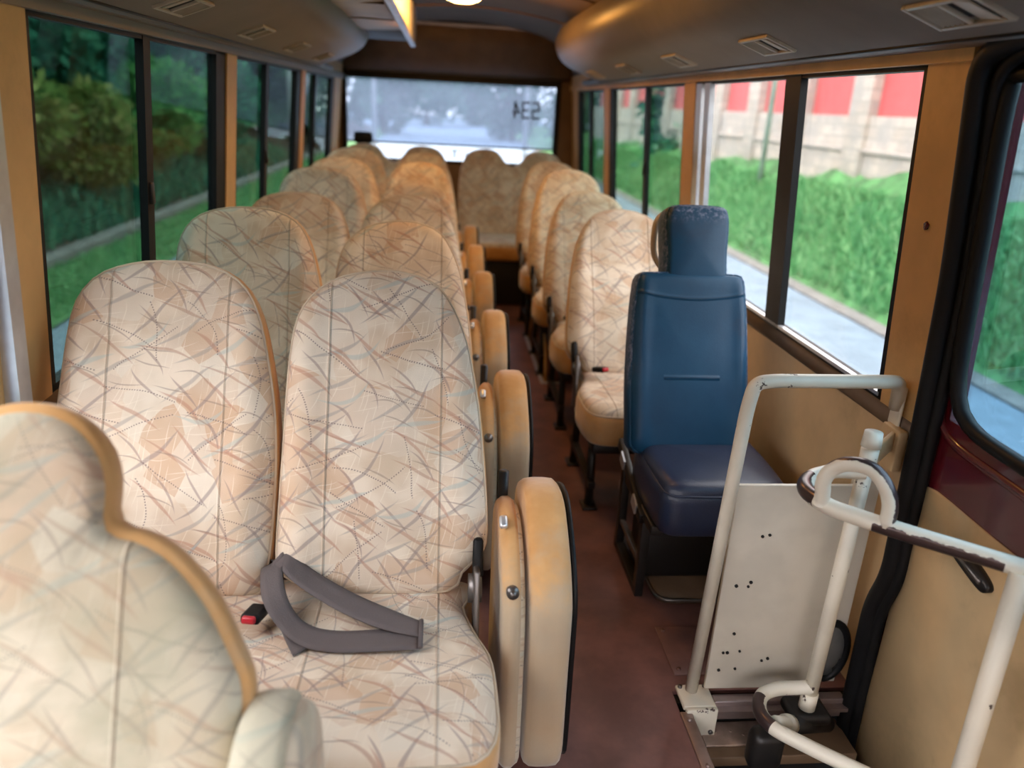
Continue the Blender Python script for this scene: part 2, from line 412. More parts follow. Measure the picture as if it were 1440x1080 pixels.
# ------------------------------------------------------------------ cushions
RINGS = (1, .985, .965, .94, .90, .84, .76, .66, .54, .4, .25, .1)
def pillow(outline, th, mp, parent, name, mat, band_name='side_band', band_mat=None, edge=.02, dfun=None, bul=.006,
           uvc=(0, 0), n=72, piping=True, band_parent=True, pipe_mat=None):
    """outline: closed (a,b) points; front face at depth 0, back at th; mp maps (a,b,c) into the thing"""
    O = spline(outline, n); ca = sum(p.x for p in O)/n; cb = sum(p.y for p in O)/n
    R = .2
    fm = MB(); vs = []; uv = []; fs = []
    for r in RINGS:
        s = min(1, (1-r)*R/edge); c = edge*(1-math.sqrt(max(0, 1-(1-s)**2)))*.9
        for p in O:
            a = ca+(p.x-ca)*r; b = cb+(p.y-cb)*r
            d = (dfun(a, b)*min(1, (1-r)*7) if dfun else 0) - .010*(1-r**2)
            vs.append(mp(a, b, c+d)); uv.append((a-uvc[0], b-uvc[1]))
    vs.append(mp(ca, cb, (dfun(ca, cb) if dfun else 0)-.010)); uv.append((ca-uvc[0], cb-uvc[1]))
    for i in range(len(RINGS)-1):
        for j in range(n):
            k = (j+1) % n; fs.append((i*n+j, i*n+k, (i+1)*n+k, (i+1)*n+j))
    i = len(RINGS)-1
    for j in range(n): fs.append((i*n+j, i*n+(j+1) % n, len(vs)-1))
    fm.add(vs, fs, uv); front = fm.build(name, mat, parent)
    bm = MB(); vs = []; fs = []; prof = [(edge*.9, 0), (edge*.9+.004, bul*.6), (th*.35, bul), (th*.65, bul), (th-.012, bul*.6), (th-.003, -.006), (th, -.016)]
    for c, o in prof:
        for p in O:
            d = Vector((p.x-ca, p.y-cb)); d = d.normalized()*o if d.length > 1e-6 else d
            vs.append(mp(p.x+d.x, p.y+d.y, c))
    m = len(prof)
    for i in range(m-1):
        for j in range(n):
            k = (j+1) % n; fs.append((i*n+j, i*n+k, (i+1)*n+k, (i+1)*n+j))
    vs.append(mp(ca, cb, th))
    for j in range(n): fs.append(((m-1)*n+j, (m-1)*n+(j+1) % n, len(vs)-1))
    bm.add(vs, fs); bm.build(band_name, band_mat or VEL, front if band_parent else parent)
    if piping:
        pm = MB(); P = [Vector(mp(p.x, p.y, edge*.8)) for p in O]; P.append(P[0]); P.append(P[1])
        pm.tube(P, .0032, 6, cap=False); pm.build('piping', pipe_mat or M_['piping'], front)
    return front

def back_map(hy, hz, ang, x0=0):
    t = math.radians(ang); s, c = math.sin(t), math.cos(t)
    return lambda a, b, d: (x0+a, hy+b*s+d*c, hz+b*c-d*s)

AISLE = [(-.214,.071),(-.213,.202),(-.209,.319),(-.204,.469),(-.191,.575),(-.158,.635),(-.099,.675),(0,.692),(.083,.675),(.13,.634),
         (.17,.545),(.191,.445),(.204,.354),(.217,.203),(.219,.115),(.205,.078),(.172,.052),(.154,.014),(.1,.003),(0,0),(-.12,.012),(-.19,.035)]
WINDOW = [(-.214,.10),(-.219,.25),(-.219,.343),(-.214,.430),(-.206,.533),(-.192,.607),(-.153,.660),(-.091,.686),(-.02,.695),(.067,.688),(.134,.656),
          (.175,.587),(.203,.467),(.219,.349),(.222,.202),(.213,.057),(.194,.004),(.095,-.002),(-.05,0),(-.17,.012),(-.205,.04)]
MIRR = [(-a, b) for a, b in reversed(AISLE)]
def back_depth(a, b):
    bol = math.exp(-((abs(a)-.165)/.035)**2)
    lum = math.exp(-((b-.22)/.14)**2)
    g = math.exp(-((abs(a)-.118)/.007)**2)
    head = math.exp(-((b-.50)/.03)**2)*(1 if abs(a) < .15 else 0)
    return -.014*bol - .012*lum + .004*g + .004*head

def seat_frame(par, x0, x1, dy=0):
    f = MB(); f.box((x0+.02, -.40, .265), (x1-.02, .06, .31), .01); f.build('seat_frame', M_['blackm'], par)
    for x in (x0+.05, x1-.05):
        for y in (-.27, .03):
            l = MB(); l.tube([(x, y, .27), (x, y-.02 if y < 0 else y+.05, 0)], .016, 8)
            l.box((x-.028, (y-.02 if y < 0 else y+.05)-.035, 0), (x+.028, (y-.02 if y < 0 else y+.05)+.035, .012), .003)
            l.build('leg', M_['blackm'], par)
    for x in (x0+.048, x1-.048):
        r = MB(); r.box((x-.012, -.32, .09), (x+.012, .11, .115)); r.build('leg_brace', M_['blackm'], par)

def recliner(par, x, ang, s=1):
    m = MB(); t = math.radians(ang)
    m.obox((x, -.02, .40), (.012, .075, .20), Matrix.Rotation(-t*.6, 3, 'X'), .004)
    m.cyl((x-.016*s, .005, .445), (x+.012*s, .005, .445), .030, 18)
    r = m.build('recliner_bracket', M_['greym'], par)
    k = MB(); k.obox((x+.004*s, .035, .50), (.022, .040, .085), Matrix.Rotation(-t, 3, 'X'), .008); k.build('lever_cover', M_['black'], r)

def cushion_outline(x0, x1, nr=True):
    pts = [(x1-.055, .10), (x1-.052, .0), (x1-.030, -.09), (x1-.004, -.17), (x1, -.28), (x1-.006, -.37), (x1-.035, -.418), (x1-.10, -.432)]
    L = [((x0+x1)-a, b) for a, b in reversed(pts)]
    mid = [((x0+x1)/2, -.436)]
    return pts + mid + L + [((x0+x1)/2, .105)]

def cush_map(z=.447, tilt=.055):
    return lambda a, b, c: (a, b, z - c - tilt*(b+.43))

def buckle(par, x, y, z, rz):
    b = MB(); R = Matrix.Rotation(rz, 3, 'Z') @ Matrix.Rotation(-.25, 3, 'X')
    b.obox((x, y, z), (.036, .062, .02), R, .006); o = b.build('buckle', M_['black'], par)
    q = MB(); c = Vector((x, y, z)) + R @ Vector((0, -.030, .001)); q.obox(c, (.026, .016, .014), R, .004)
    tag(q.build('release_button', M_['red'], o), 'red release button'); return o

# ---------------------------------------------------------------- double seats on the driver side
P0, PITCH = 1.36, .745
XA, XW = -.236, -.682
ROWL = ['nearest patterned double seat with a grey lap belt lying on its cushion',
        'patterned double seat right behind the one with the lap belt',
        'third patterned double seat back along the dark-tree windows',
        'fourth patterned double seat back, its aisle backrest leaning low between its neighbours',
        'fifth patterned double seat back, with the brightest orange-lit aisle backrest',
        'last patterned double seat before the full-width rear bench']
RA = [25.8, 26.0, 27.2, 31.6, 22.4, 20.8]; RW = [25, 20, 29, 20.1, 21.5, 18.6]
def double_seat(i):
    t = thing('double_seat', ROWL[i], 'bus seat', (0, P0+PITCH*i, 0), 'patterned double seats')
    pillow(WINDOW, .085, back_map(0, .43, RW[i], XW), t, 'backrest', FAB, dfun=back_depth)
    pillow(AISLE, .085, back_map(0, .43, RA[i], XA), t, 'backrest', FAB, dfun=back_depth)
    cd = lambda a, b: .006*math.exp(-((a+.459)/.02)**2) - .006*math.exp(-((b+.30)/.12)**2)
    pillow(cushion_outline(-.905, -.012), .13, cush_map(), t, 'seat_cushion', FAB, dfun=cd, edge=.035, uvc=(-.235, 0), n=96, piping=(i < 2))
    seat_frame(t, -.90, -.03)
    recliner(t, -.038, RA[i])
    if i == 0:
        belt_parts(t)
    return t

def belt_parts(t):
    # coordinates relative to the seat origin (y - 1.36)
    b = MB()
    def row(c, w, n=5): return [Vector(c) + Vector(w)*(k/(n-1)-.5) for k in range(n)]
    W = .056
    A = [((-.462, .06, .475), (.034, .034, 0)), ((-.452, .00, .500), (.040, .02, .015)), ((-.435, -.07, .492), (.035, .03, .015)), ((-.405, -.115, .468), (.022, .042, .006)),
         ((-.365, -.150, .455), (.008, .058, 0)), ((-.31, -.166, .4515), (0, .060, 0)), ((-.24, -.166, .4515), (-.002, .062, 0)), ((-.148, -.160, .4520), (0, .064, 0))]
    b.ribbon([row(*r) for r in smooth_rows(A)])
    B = [((-.462, .055, .478), (.02, -.035, 0)), ((-.43, .015, .512), (.012, .046, .010)), ((-.38, -.022, .492), (.016, .058, .0)), ((-.30, -.066, .468), (.02, .058, 0)),
         ((-.22, -.108, .4575), (.016, .058, 0)), ((-.148, -.140, .4555), (0, .046, 0))]
    b.ribbon([row(*r) for r in smooth_rows(B)])
    C = [((-.458, .05, .478), (.03, .0, .02)), ((-.444, .02, .506), (.02, .03, .02)), ((-.43, -.05, .475), (.018, .04, .0)), ((-.395, -.125, .4535), (.02, .038, 0)), ((-.36, -.19, .4515), (.03, .03, 0))]
    b.ribbon([row(*r) for r in smooth_rows(C)])
    o = b.build('lap_belt', M_['belt'], t)
    md = o.modifiers.new('thick', 'SOLIDIFY'); md.thickness = .002; md.offset = 1
    f = MB(); f.cyl((-.148, -.192, .4548), (-.148, -.117, .4575), .0045, 10); f.build('folded_end', M_['belt'], o)
    buckle(t, -.462, -.105, .468, -.15)

def smooth_rows(A, n=6):
    out = []
    C = [Vector(a[0]) for a in A]; D = [Vector(a[1]) for a in A]; m = len(A)
    for i in range(m-1):
        g = lambda L, k: L[max(0, min(m-1, k))]
        for k in range(n):
            t = k/n
            def cr(L):
                p0, p1, p2, p3 = g(L, i-1), g(L, i), g(L, i+1), g(L, i+2)
                return .5*((2*p1)+(p2-p0)*t+(2*p0-5*p1+4*p2-p3)*t*t+(3*p1-p0-3*p2+p3)*t**3)
            out.append((cr(C), cr(D)))
    out.append((C[-1], D[-1])); return out

for i in range(6): double_seat(i)

# folding jump seats stowed upright at the aisle end of each double seat
PADB = [(-.105, .085), (-.110, .16), (-.110, .42), (-.100, .485), (-.055, .545), (.02, .600), (.07, .622), (.12, .622), (.20, .600), (.28, .54), (.30, .42), (.29, .10), (.22, .05), (.0, .045), (-.075, .050)]
PADA = [(-.108, .09), (-.112, .20), (-.105, .42), (-.075, .50), (-.02, .555), (.04, .582), (.09, .588), (.16, .575), (.24, .51), (.26, .30), (.25, .10), (.18, .06), (0, .055), (-.07, .06)]
JL = ['nearest stowed aisle jump seat, two upright tan pads beside the lap belt cushion',
      'stowed aisle jump seat just behind the nearest one, tan top catching orange light',
      'third stowed aisle jump seat back along the aisle',
      'fourth stowed aisle jump seat back along the aisle',
      'fifth stowed aisle jump seat back, small tan pad',
      'last stowed aisle jump seat, by the rear bench']
def jump_seat():
    t = thing('folding_jump_seat', JL[0], 'folding seat', (0, P0, 0), 'stowed aisle jump seats')
    # thick seat pad, face towards the other pad
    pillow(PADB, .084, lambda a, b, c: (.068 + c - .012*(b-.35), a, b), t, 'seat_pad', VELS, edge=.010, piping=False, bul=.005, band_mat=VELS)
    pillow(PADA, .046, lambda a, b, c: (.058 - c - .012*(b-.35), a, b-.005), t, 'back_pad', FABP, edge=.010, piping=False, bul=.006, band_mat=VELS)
    pl = MB(); O = spline([(a*.95+.01, b*.97+.012) for a, b in PADB], 48)
    rings = [[(x - .012*(p.y-.35), p.x, p.y) for p in O] for x in (.154, .163)]
    pl.loft(rings, cap=True); pl.build('backing_plate', M_['black'], t)
    h = MB(); h.cyl((.028, .20, .0), (.028, .20, .62), .012, 10); h.cyl((.10, .20, .0), (.10, .20, .10), .012, 10); h.box((-.02, .15, 0), (.16, .25, .014), .004)
    h.build('hinge_post', M_['blackm'], t)
    k = MB(); k.cyl((.030, -.075, .492), (.030, -.100, .500), .010, 14, .006); k.cyl((.030, -.07, .492), (.030, -.090, .497), .013, 14); k.build('stud', M_['greym'], t)
    c = MB(); c.obox((.016, .03, .588), (.018, .03, .014), Matrix.Rotation(.5, 3, 'X'), .006); c.build('latch', M_['alu'], t)
    return t
j0 = jump_seat()
for i in range(1, 6):
    c = copy_tree(j0); c.location = (-.006*i, P0+PITCH*i, 0); c['label'] = JL[i]

# ---------------------------------------------------------------- single seats on the door side
RL = ['patterned single seat directly behind the blue vinyl seat, red buckle on its cushion',
      'second patterned single seat behind the blue seat, grey-shaded top',
      'third patterned single seat behind the blue seat, over the wheel arch',
      'fourth patterned single seat behind the blue seat, closest to the rear bench']
RR = [31, 32, 22.8, 24.5]
for i in range(4):
    t = thing('single_seat', RL[i], 'bus seat', (.605, 2.80+PITCH*i, 0), 'patterned single seats')
    pillow(MIRR, .085, back_map(0, .43, RR[i], 0), t, 'backrest', FAB, dfun=back_depth)
    pillow(cushion_outline(-.215, .215), .14, cush_map(), t, 'seat_cushion', FAB, edge=.035)
    seat_frame(t, -.21, .21)
    recliner(t, -.195, RR[i], -1)
    if i < 2: buckle(t, -.115, -.075, .470, .5)

# ---------------------------------------------------------------- rear bench
def rear_pair(x, w, label):
    t = thing('rear_bench_seat', label, 'rear bench seat', (x, 6.0, 0), 'rear bench seats')
    h = w/2
    half = [(.03, .535), (.07, .57), (.12, .632), (h*.5, .655), (h-.10, .632), (h-.045, .57), (h-.015, .46), (h-.005, .3), (h-.005, .08), (h-.03, -.01)]
    O = [(-a, b) for a, b in reversed(half)] + [(0, .520)] + half + [(0, -.02)]
    pillow(O, .10, back_map(0, .45, 18, 0), t, 'backrest', FAB, dfun=lambda a, b: .008*math.exp(-(a/.01)**2)-.008*math.exp(-((b-.2)/.15)**2), piping=False, n=96)
    pillow([(-h, .08), (-h, -.48), (-h+.03, -.52), (0, -.525), (h-.03, -.52), (h, -.48), (h, .08), (0, .09)], .13, cush_map(.465, .03), t, 'seat_cushion', FAB, edge=.035, piping=False)
    b = MB(); b.box((-h+.02, -.47, 0), (h-.02, .02, .33), .01); b.build('base_box', M_['blackm'], t)
    return t
rear_pair(-.49, .86, 'left pair of the rear bench in the photo, two dark humps against the rear window')
rear_pair(.43, .84, 'right pair of the rear bench in the photo, tall brown backrest facing down the aisle')
c = MB(); c.box((-.80, 6.262, 1.06), (-.655, 6.33, 1.15), .025)
c.cyl((-.77, 6.30, .93), (-.77, 6.30, 1.07), .008, 8); c.cyl((-.69, 6.30, .93), (-.69, 6.30, 1.07), .008, 8); c.box((-.80, 6.27, .92), (-.655, 6.33, .935))
tag(c.build('headrest', M_['black'], None), 'small black headrest block standing at the corner of the rear window', 'headrest')

# ---------------------------------------------------------------- nearest seat, lower left corner
t = thing('front_single_seat', 'large patterned seat nearest the viewer, narrow headrest and sloping shoulders, out of focus', 'bus seat', (-.625, .65, 0))
h = [(.05, .632), (.085, .595), (.097, .552), (.095, .518), (.104, .495), (.14, .485), (.178, .459), (.219, .408), (.249, .348), (.266, .301), (.262, .2), (.255, .08), (.235, .015), (.12, 0)]
pillow([(0, .645)] + h + [(0, -.003)] + [(-a, b) for a, b in reversed(h)], .085, back_map(0, .43, 22, 0), t, 'backrest', FABP, dfun=lambda a, b: -.012*math.exp(-((b-.2)/.14)**2)+.006*math.exp(-((b-.5)/.02)**2), uvc=(0, 0), n=110, edge=.026, bul=.012, piping=False)
pillow(cushion_outline(-.25, .25), .14, cush_map(), t, 'seat_cushion', FABP, edge=.035, piping=False)
seat_frame(t, -.24, .24)
pillow([(-.10, .30), (-.105, .55), (-.085, .645), (-.03, .682), (.02, .684), (.07, .66), (.10, .58), (.10, .30), (.07, .25), (-.06, .25)], .085,
       lambda a, b, c: (.262 + .088 - c, a+.10, b), t, 'armrest', FABP, edge=.02, piping=False, bul=.012, band_name='armrest_band', band_mat=FABP)

# ---------------------------------------------------------------- blue vinyl seat
t = thing('conductor_seat', 'blue vinyl single seat with separate headrest on a black steel frame', 'bus seat', (.625, 2.03, 0))
bd = lambda a, b: -.010*math.exp(-((abs(a)-.155)/.02)**2)
hb = [(.12, .515), (.155, .508), (.165, .46), (.172, .37), (.178, .2), (.176, .06), (.168, -.01), (.09, -.03)]
pillow([(0, .517)] + hb + [(0, -.032)] + [(-a, b) for a, b in reversed(hb)], .10, back_map(0, .47, 19, 0), t, 'backrest', M_['blue'], band_mat=M_['blue'], dfun=bd, edge=.022, n=110, pipe_mat=M_['blue'])
hh = [(.075, .712), (.092, .69), (.094, .64), (.090, .57), (.090, .49), (.07, .47)]
pillow([(0, .716)] + hh + [(0, .465)] + [(-a, b) for a, b in reversed(hh)], .11, back_map(.012, .47, 19, .018), t, 'headrest', M_['blue'], band_mat=M_['blue'], edge=.02, n=72, pipe_mat=M_['blue'])
pillow([(.10, -.262), (.165, -.25), (.185, -.20), (.19, .02), (.17, .06), (0, .065), (-.15, .06), (-.168, .02), (-.165, -.20), (-.15, -.25), (-.08, -.262)], .155,
       lambda a, b, c: (a+.025, b, .470-c-.0*(b)), t, 'seat_cushion', M_['bluec'], band_mat=M_['bluec'], edge=.035, pipe_mat=M_['bluec'])
fr = MB(); fr.box((-.15, -.20, .285), (.20, .12, .315), .004)
fr.obox((-.150, .055, .335), (.02, .34, .035), Matrix.Rotation(.30, 3, 'X'), .003); fr.obox((.205, .055, .335), (.02, .34, .035), Matrix.Rotation(.30, 3, 'X'), .003)
fr.build('seat_frame', M_['blackm'], t)
for x in (-.125, .19):
    for y in (-.065, .205):
        l = MB(); l.box((x-.013, y-.016, 0), (x+.013, y+.016, .29), .002); l.build('leg', M_['blackm'], t)
    l = MB(); l.box((x-.013, -.065, 0.0), (x+.013, .205, .025), .002); l.build('leg_brace', M_['blackm'], t)
    l = MB(); l.box((x-.008, -.065, .10), (x+.008, .205, .115)); l.build('leg_brace', M_['greym'], t)
for q in ((-.163, .13, .36), (-.163, -.05, .305)):
    bk = MB(); bk.obox(q, (.006, .05, .035), Matrix.Rotation(.3, 3, 'X')); bk.build('side_bracket', M_['alu'], t)
g = MB(); g.tube([(-.02, .40, 1.11), (-.068, .385, 1.085), (-.074, .375, 1.03), (-.072, .365, .97), (-.03, .335, .915)], .010, 10, .03); g.build('grab_handle', M_['vent'], t)
sh = MB(); sh.box((-.10, .0, .013), (.17, .16, .20), .01); sh.build('underseat_box', M_['blackm'], t)

# ---------------------------------------------------------------- guard rail with panel behind the steps
t = thing('guard_rail', 'white tubular guard rail with grey-white sheet panel beside the blue seat', 'guard rail', (0, 0, 0))
r = MB(); r.tube([(.528, 1.515, .03), (.551, 1.51, .80), (.557, 1.505, .862), (.60, 1.505, .868), (.865, 1.512, .868), (.915, 1.548, .855), (.934, 1.572, .785)], .0155, 16, .07)
r.build('rail_tube', M_['white'], t)
p = MB(); p.box((.566, 1.522, .025), (.862, 1.534, .606), .002); pan = p.build('panel', M_['panel'], t)
hl = MB()
for hx, hz in ((.645, .472), (.662, .476), (.602, .335), (.632, .333), (.637, .345), (.618, .195), (.598, .138), (.609, .138), (.640, .142), (.594, .085), (.636, .088), (.702, .112), (.717, .118)):
    hl.cyl((hx, 1.5225, hz), (hx, 1.519, hz), random.uniform(.0032, .0052), 10)
hl.build('screw_hole', M_['dark'], pan)
p = MB(); p.box((.855, 1.545, .02), (.925, 1.556, .63), .002); p.build('side_panel', M_['panel'], t)
f = MB(); f.box((.500, 1.475, 0.0), (.585, 1.555, .012), .004); f.box((.505, 1.462, -.075), (.585, 1.476, .012), .003)
ft = f.build('foot_bracket', M_['white'], t)
f = MB(); f.obox((.938, 1.572, .79), (.008, .042, .10), Matrix.Rotation(0, 3, 'X'), .004); f.build('wall_flange', M_['white'], t)
bo = MB()
for q in ((.51, 1.545, .012), (.575, 1.545, .012)): bo.cyl(q, (q[0], q[1], q[2]+.005), .006, 10)
for q in ((.518, 1.462, -.055), (.572, 1.462, -.055)): bo.cyl(q, (q[0], q[1]-.005, q[2]), .006, 10)
bo.build('bolt', M_['greym'], ft)

# ---------------------------------------------------------------- door pivot shaft with grab arms
t = thing('door_grab_arm', 'white door grab arm with half-ring grip, paint rubbed to dark metal', 'grab bar', (0, 0, 0))
s = MB(); s.tube([(.800, 1.425, .72), (.786, 1.42, .08)], .017, 16); s.cyl((.786, 1.42, .10), (.785, 1.42, .055), .020, 14); s.build('pivot_shaft', M_['white'], t)
s = MB(); s.cyl((.800, 1.425, .705), (.800, 1.425, .745), .019, 16); s.cyl((.800, 1.425, .752), (.800, 1.425, .785), .021, 18, .019); s.build('shaft_cap', M_['worn'], t)
s = MB(); s.obox((.862, 1.482, .715), (.17, .012, .045), Matrix.Rotation(.76, 3, 'Z'), .003); s.box((.920, 1.515, .645), (.944, 1.585, .745), .004); s.build('wall_bracket', M_['cream'], t)
def grip_tube(pts, r, corner, worn, name):
    P = fillet(pts, corner) if corner else [Vector(p) for p in pts]; m = MB(); n = 18; rings = []; uvs = []; up = Vector((0, 0, 1)); vs = []
    L = [0]
    for i in range(1, len(P)): L.append(L[-1]+(P[i]-P[i-1]).length)
    for i, q in enumerate(P):
        tt = (P[min(i+1, len(P)-1)]-P[max(i-1, 0)]).normalized(); up = (up-tt*up.dot(tt)).normalized(); w = tt.cross(up)
        for k in range(n):
            a = 2*PI*k/n; d = up*math.cos(a)+w*math.sin(a); vs.append(q+d*r)
            l = L[i]/L[-1]; ins = any(a0 < l < a1 for a0, a1, _ in worn); sgn = next((g for a0, a1, g in worn if a0 < l < a1), Vector((0, 0, -1)))
            uvs.append((.5 if ins else 2.0, .5+.5*d.dot(sgn.normalized())))
    fs = [(i*n+k, i*n+(k+1) % n, (i+1)*n+(k+1) % n, (i+1)*n+k) for i in range(len(P)-1) for k in range(n)]
    fs += [tuple(range(n)), tuple((len(P)-1)*n+k for k in range(n))]
    m.add(vs, fs, uvs); return m.build(name, M_['worn'], t)
V = Vector
up_arm = grip_tube([(.797, 1.42, .692), (.74, 1.435, .69), (.66, 1.40, .69), (.618, 1.335, .695), (.628, 1.262, .698), (.71, 1.177, .70), (.801, 1.104, .70), (.885, 1.034, .70)], .0165, .05,
         [(.22, .42, V((-.5, .6, .6))), (.60, .93, V((0, -.55, -.8)))], 'upper_arm')
AR = [(.622, 1.268, .70), (.620, 1.265, .725), (.617, 1.265, .755), (.632, 1.26, .782), (.650, 1.24, .799), (.675, 1.215, .801), (.6945, 1.195, .780), (.708, 1.185, .742), (.7055, 1.18, .700)]
gr = grip_tube([tuple(p) for p in spline(AR, 26, False)], .0145, .0, [(.25, .97, V((.65, .2, .7)))], 'grip_ring')
s = MB(); s.tube([(.868, 1.035, .695), (.862, 1.02, .29), (.858, 1.012, -.10)], .0185, 16); s.build('upright_pole', M_['white'], t)
grip_tube([(.786, 1.42, .115), (.70, 1.425, .110), (.655, 1.41, .105), (.632, 1.36, .10), (.645, 1.31, .10), (.71, 1.25, .10), (.80, 1.175, .10), (.868, 1.12, .10)], .0165, .05, [(.26, .45, V((-.8, 0, .5)))], 'lower_arm')
s = MB(); s.tube([(.66, 1.33, .095), (.74, 1.385, .035), (.81, 1.42, .005)], .018, 12); s.cyl((.705, 1.36, .061), (.72, 1.371, .049), .025, 14); s.build('actuator_rod', M_['white'], t)
s = MB(); s.cyl((.735, 1.385, .035), (.86, 1.44, -.015), .022, 14); s.box((.74, 1.39, .02), (.84, 1.47, .05), .01); s.box((.62, 1.325, -.055), (.70, 1.38, .055), .02)
s.build('actuator', M_['blackm'], t)

# ---------------------------------------------------------------- bus shell
def WX(z):
    return .955 + .02*(1-z/.75) if z < .75 else .95 - .078*(z-.75)
def slab(m, s, y0, y1, z0, z1, th=.04, off=0.0, mi=0):
    """wall piece following the leaning side wall"""
    a, b = s*(WX(z0)+off), s*(WX(z1)+off); c, d = s*(WX(z0)+off+th), s*(WX(z1)+off+th)
    v = [(a,y0,z0),(a,y1,z0),(b,y1,z1),(b,y0,z1),(c,y0,z0),(c,y1,z0),(d,y1,z1),(d,y0,z1)]
    f = [(0,1,2,3),(7,6,5,4),(0,4,5,1),(3,2,6,7),(0,3,7,4),(1,5,6,2)]
    m.add(v, f if s < 0 else [tuple(reversed(q)) for q in f], mi=mi, smooth=False)
YE = 6.42
def kstruct(o): return tag(o, kind='structure')

fl = MB(); fl.box((-.99, -1.3, -.05), (.49, YE, 0)); fl.box((.49, 1.545, -.05), (1.0, YE, 0)); fl.box((.49, -1.3, -.05), (1.0, .45, 0))
kstruct(fl.build('floor', M_['floor']))
st = MB(); st.box((.478, .45, -.42), (.49, 1.55, -.05)); st.box((.49, .45, -.43), (1.0, 1.55, -.42)); st.box((.49, 1.515, -.42), (1.0, 1.545, -.012)); st.box((.49, .45, -.42), (1.0, .47, -.01))
kstruct(st.build('floor_step_well', M_['dark']))
tr = MB(); tr.box((.488, .45, -.03), (.520, 1.47, .004), .003)
for y in (1.44, 1.30, 1.10, .9): tr.cyl((.504, y, .003), (.504, y, .008), .0055, 10)
kstruct(tr.build('trim_1', M_['strip']))
tr = MB(); tr.box((.585, 1.49, -.045), (.93, 1.518, .012), .003); tr.box((.52, 1.47, -.012), (.93, 1.50, -.002)); kstruct(tr.build('trim_2', M_['strip']))
tr = MB(); tr.box((.52, 1.395, -.10), (.93, 1.515, -.072), .003); kstruct(tr.build('trim_3', M_['brown']))
p = MB(); p.box((.552, 1.428, -.072), (.72, 1.505, -.066), .002)
for q in ((.59, 1.47), (.63, 1.472), (.66, 1.46)): p.cyl((q[0], q[1], -.067), (q[0], q[1], -.0655), .004, 8)
tag(p.build('tread_plate', M_['copper']), 'scuffed copper-coloured tread plate on the step ledge below the guard rail', 'step plate')
hp = MB(); O = spline([(.545, 2.02), (.548, 1.95), (.575, 1.915), (.65, 1.91), (.90, 1.91), (.905, 2.02), (.905, 2.3), (.55, 2.3)], 64)
hp.loft([[(p_.x, p_.y, z) for p_ in O] for z in (.0, .012)], cap=True); kstruct(hp.build('trim_4', M_['brown']))
e = MB(); P = [Vector((p_.x, p_.y, .012)) for p_ in O]; P += [P[0], P[1]]; e.tube(P, .006, 8, cap=False); kstruct(e.build('trim_5', M_['greym']))
hp = MB(); hp.box((.512, 1.60, .0), (.80, 1.80, .004), .002)
for q in ((.53, 1.62), (.53, 1.78), (.78, 1.78)): hp.cyl((q[0], q[1], .003), (q[0], q[1], .007), .006, 8)
kstruct(hp.build('trim_6', M_['floor']))

# side walls
def wall(side, s, opens, y0, y1, name):
    m = MB()
    slab(m, s, y0, y1, -.05, .735); slab(m, s, y0, y1, 1.545, 1.66)
    m2 = MB()
    edges = [y0] + [e for o in opens for e in o] + [y1]
    for k in range(0, len(edges), 2):
        slab(m2, s, edges[k], edges[k+1], .735, 1.545)
    w = m.build(name, M_['cream']); kstruct(w)
    m2.build('pillar', M_['pillar'], w)
    r = MB()
    rs = []
    for y in (y0, y1):
        rs.append([(s*(WX(.735)-d), y, z) for d, z in ((-.005, .722), (.008, .724), (.012, .742), (.010, .758), (-.01, .772), (-.035, .775), (-.035, .722))])
    r.loft(rs, cap=True); kstruct(r.build('trim_8' if s > 0 else 'trim_7', M_['brown']))
    return w
OL = [(-.95, 1.43), (1.63, 3.05), (3.19, 4.62), (4.75, 6.0)]
OR = [(1.665, 3.25), (3.40, 4.965), (5.12, 6.15)]
wall('left', -1, OL, -1.3, YE, 'wall_left')
wall('right', 1, OR, 1.50, YE, 'wall_right')
rr = MB(); slab(rr, 1, -1.3, 1.5, 1.56, 1.66); slab(rr, 1, -1.3, .42, -.05, 1.56); kstruct(rr.build('wall_right_front', M_['cream']))
# upper rail above the windows
for s, y0, nm in ((-1, -1.3, 'trim_9'), (1, 1.50, 'trim_10')):
    r = MB(); slab(r, s, y0, YE, 1.522, 1.562, .03, -.014); kstruct(r.build(nm, M_['pillar'] if s > 0 else M_['duct']))

def window(idx, s, y0, y1, divs, glass, wdiv=.045, endframe=0.0, z0=.765, z1=1.528):
    t = struct('window_%d' % idx)
    f = MB()
    b = .022
    slab(f, s, y0-.004, y0+b, z0, z1, .03, .006); slab(f, s, y1-b-endframe, y1+.004, z0, z1, .03, .006)
    slab(f, s, y0, y1, z0-.006, z0+.016, .03, .006); slab(f, s, y0, y1, z1-.016, z1+.004, .03, .006)
    f.build('frame', M_['black'], t)
    for d in divs:
        q = MB(); slab(q, s, d-wdiv/2, d+wdiv/2, z0, z1, .022, .004); q.build('divider', M_['black'], t)
        if idx == 5: continue
        l = MB(); z = 1.12; x = s*(WX(z)-.004); l.box((min(x, x+s*.02), d-.012, z-.03), (max(x, x+s*.02), d+.012, z+.03), .004); l.build('latch', M_['blackm'], t)
    g = MB(); slab(g, s, y0, y1, z0, z1, .004, .022); g.build('glass', glass, t)
    return t
window(1, -1, -.95, 1.43, [.3], GLASS_C)
window(2, -1, 1.63, 3.05, [2.26], GLASS_L, .05, .10)
window(3, -1, 3.19, 4.62, [3.75], GLASS_L, .06, .10)
window(4, -1, 4.75, 6.0, [5.15], GLASS_L, .06, .1)
w5 = window(5, 1, 1.665, 3.25, [2.335], GLASS_R, .105)
a = MB(); slab(a, 1, 3.07, 3.13, .78, 1.515, .02, .0); slab(a, 1, 3.17, 3.235, .78, 1.515, .02, .0); a.build('aluminium_channel', M_['alu'], w5)
a = MB(); slab(a, 1, 1.68, 3.24, .772, .782, .016, .004); a.build('aluminium_sill', M_['alu'], w5)
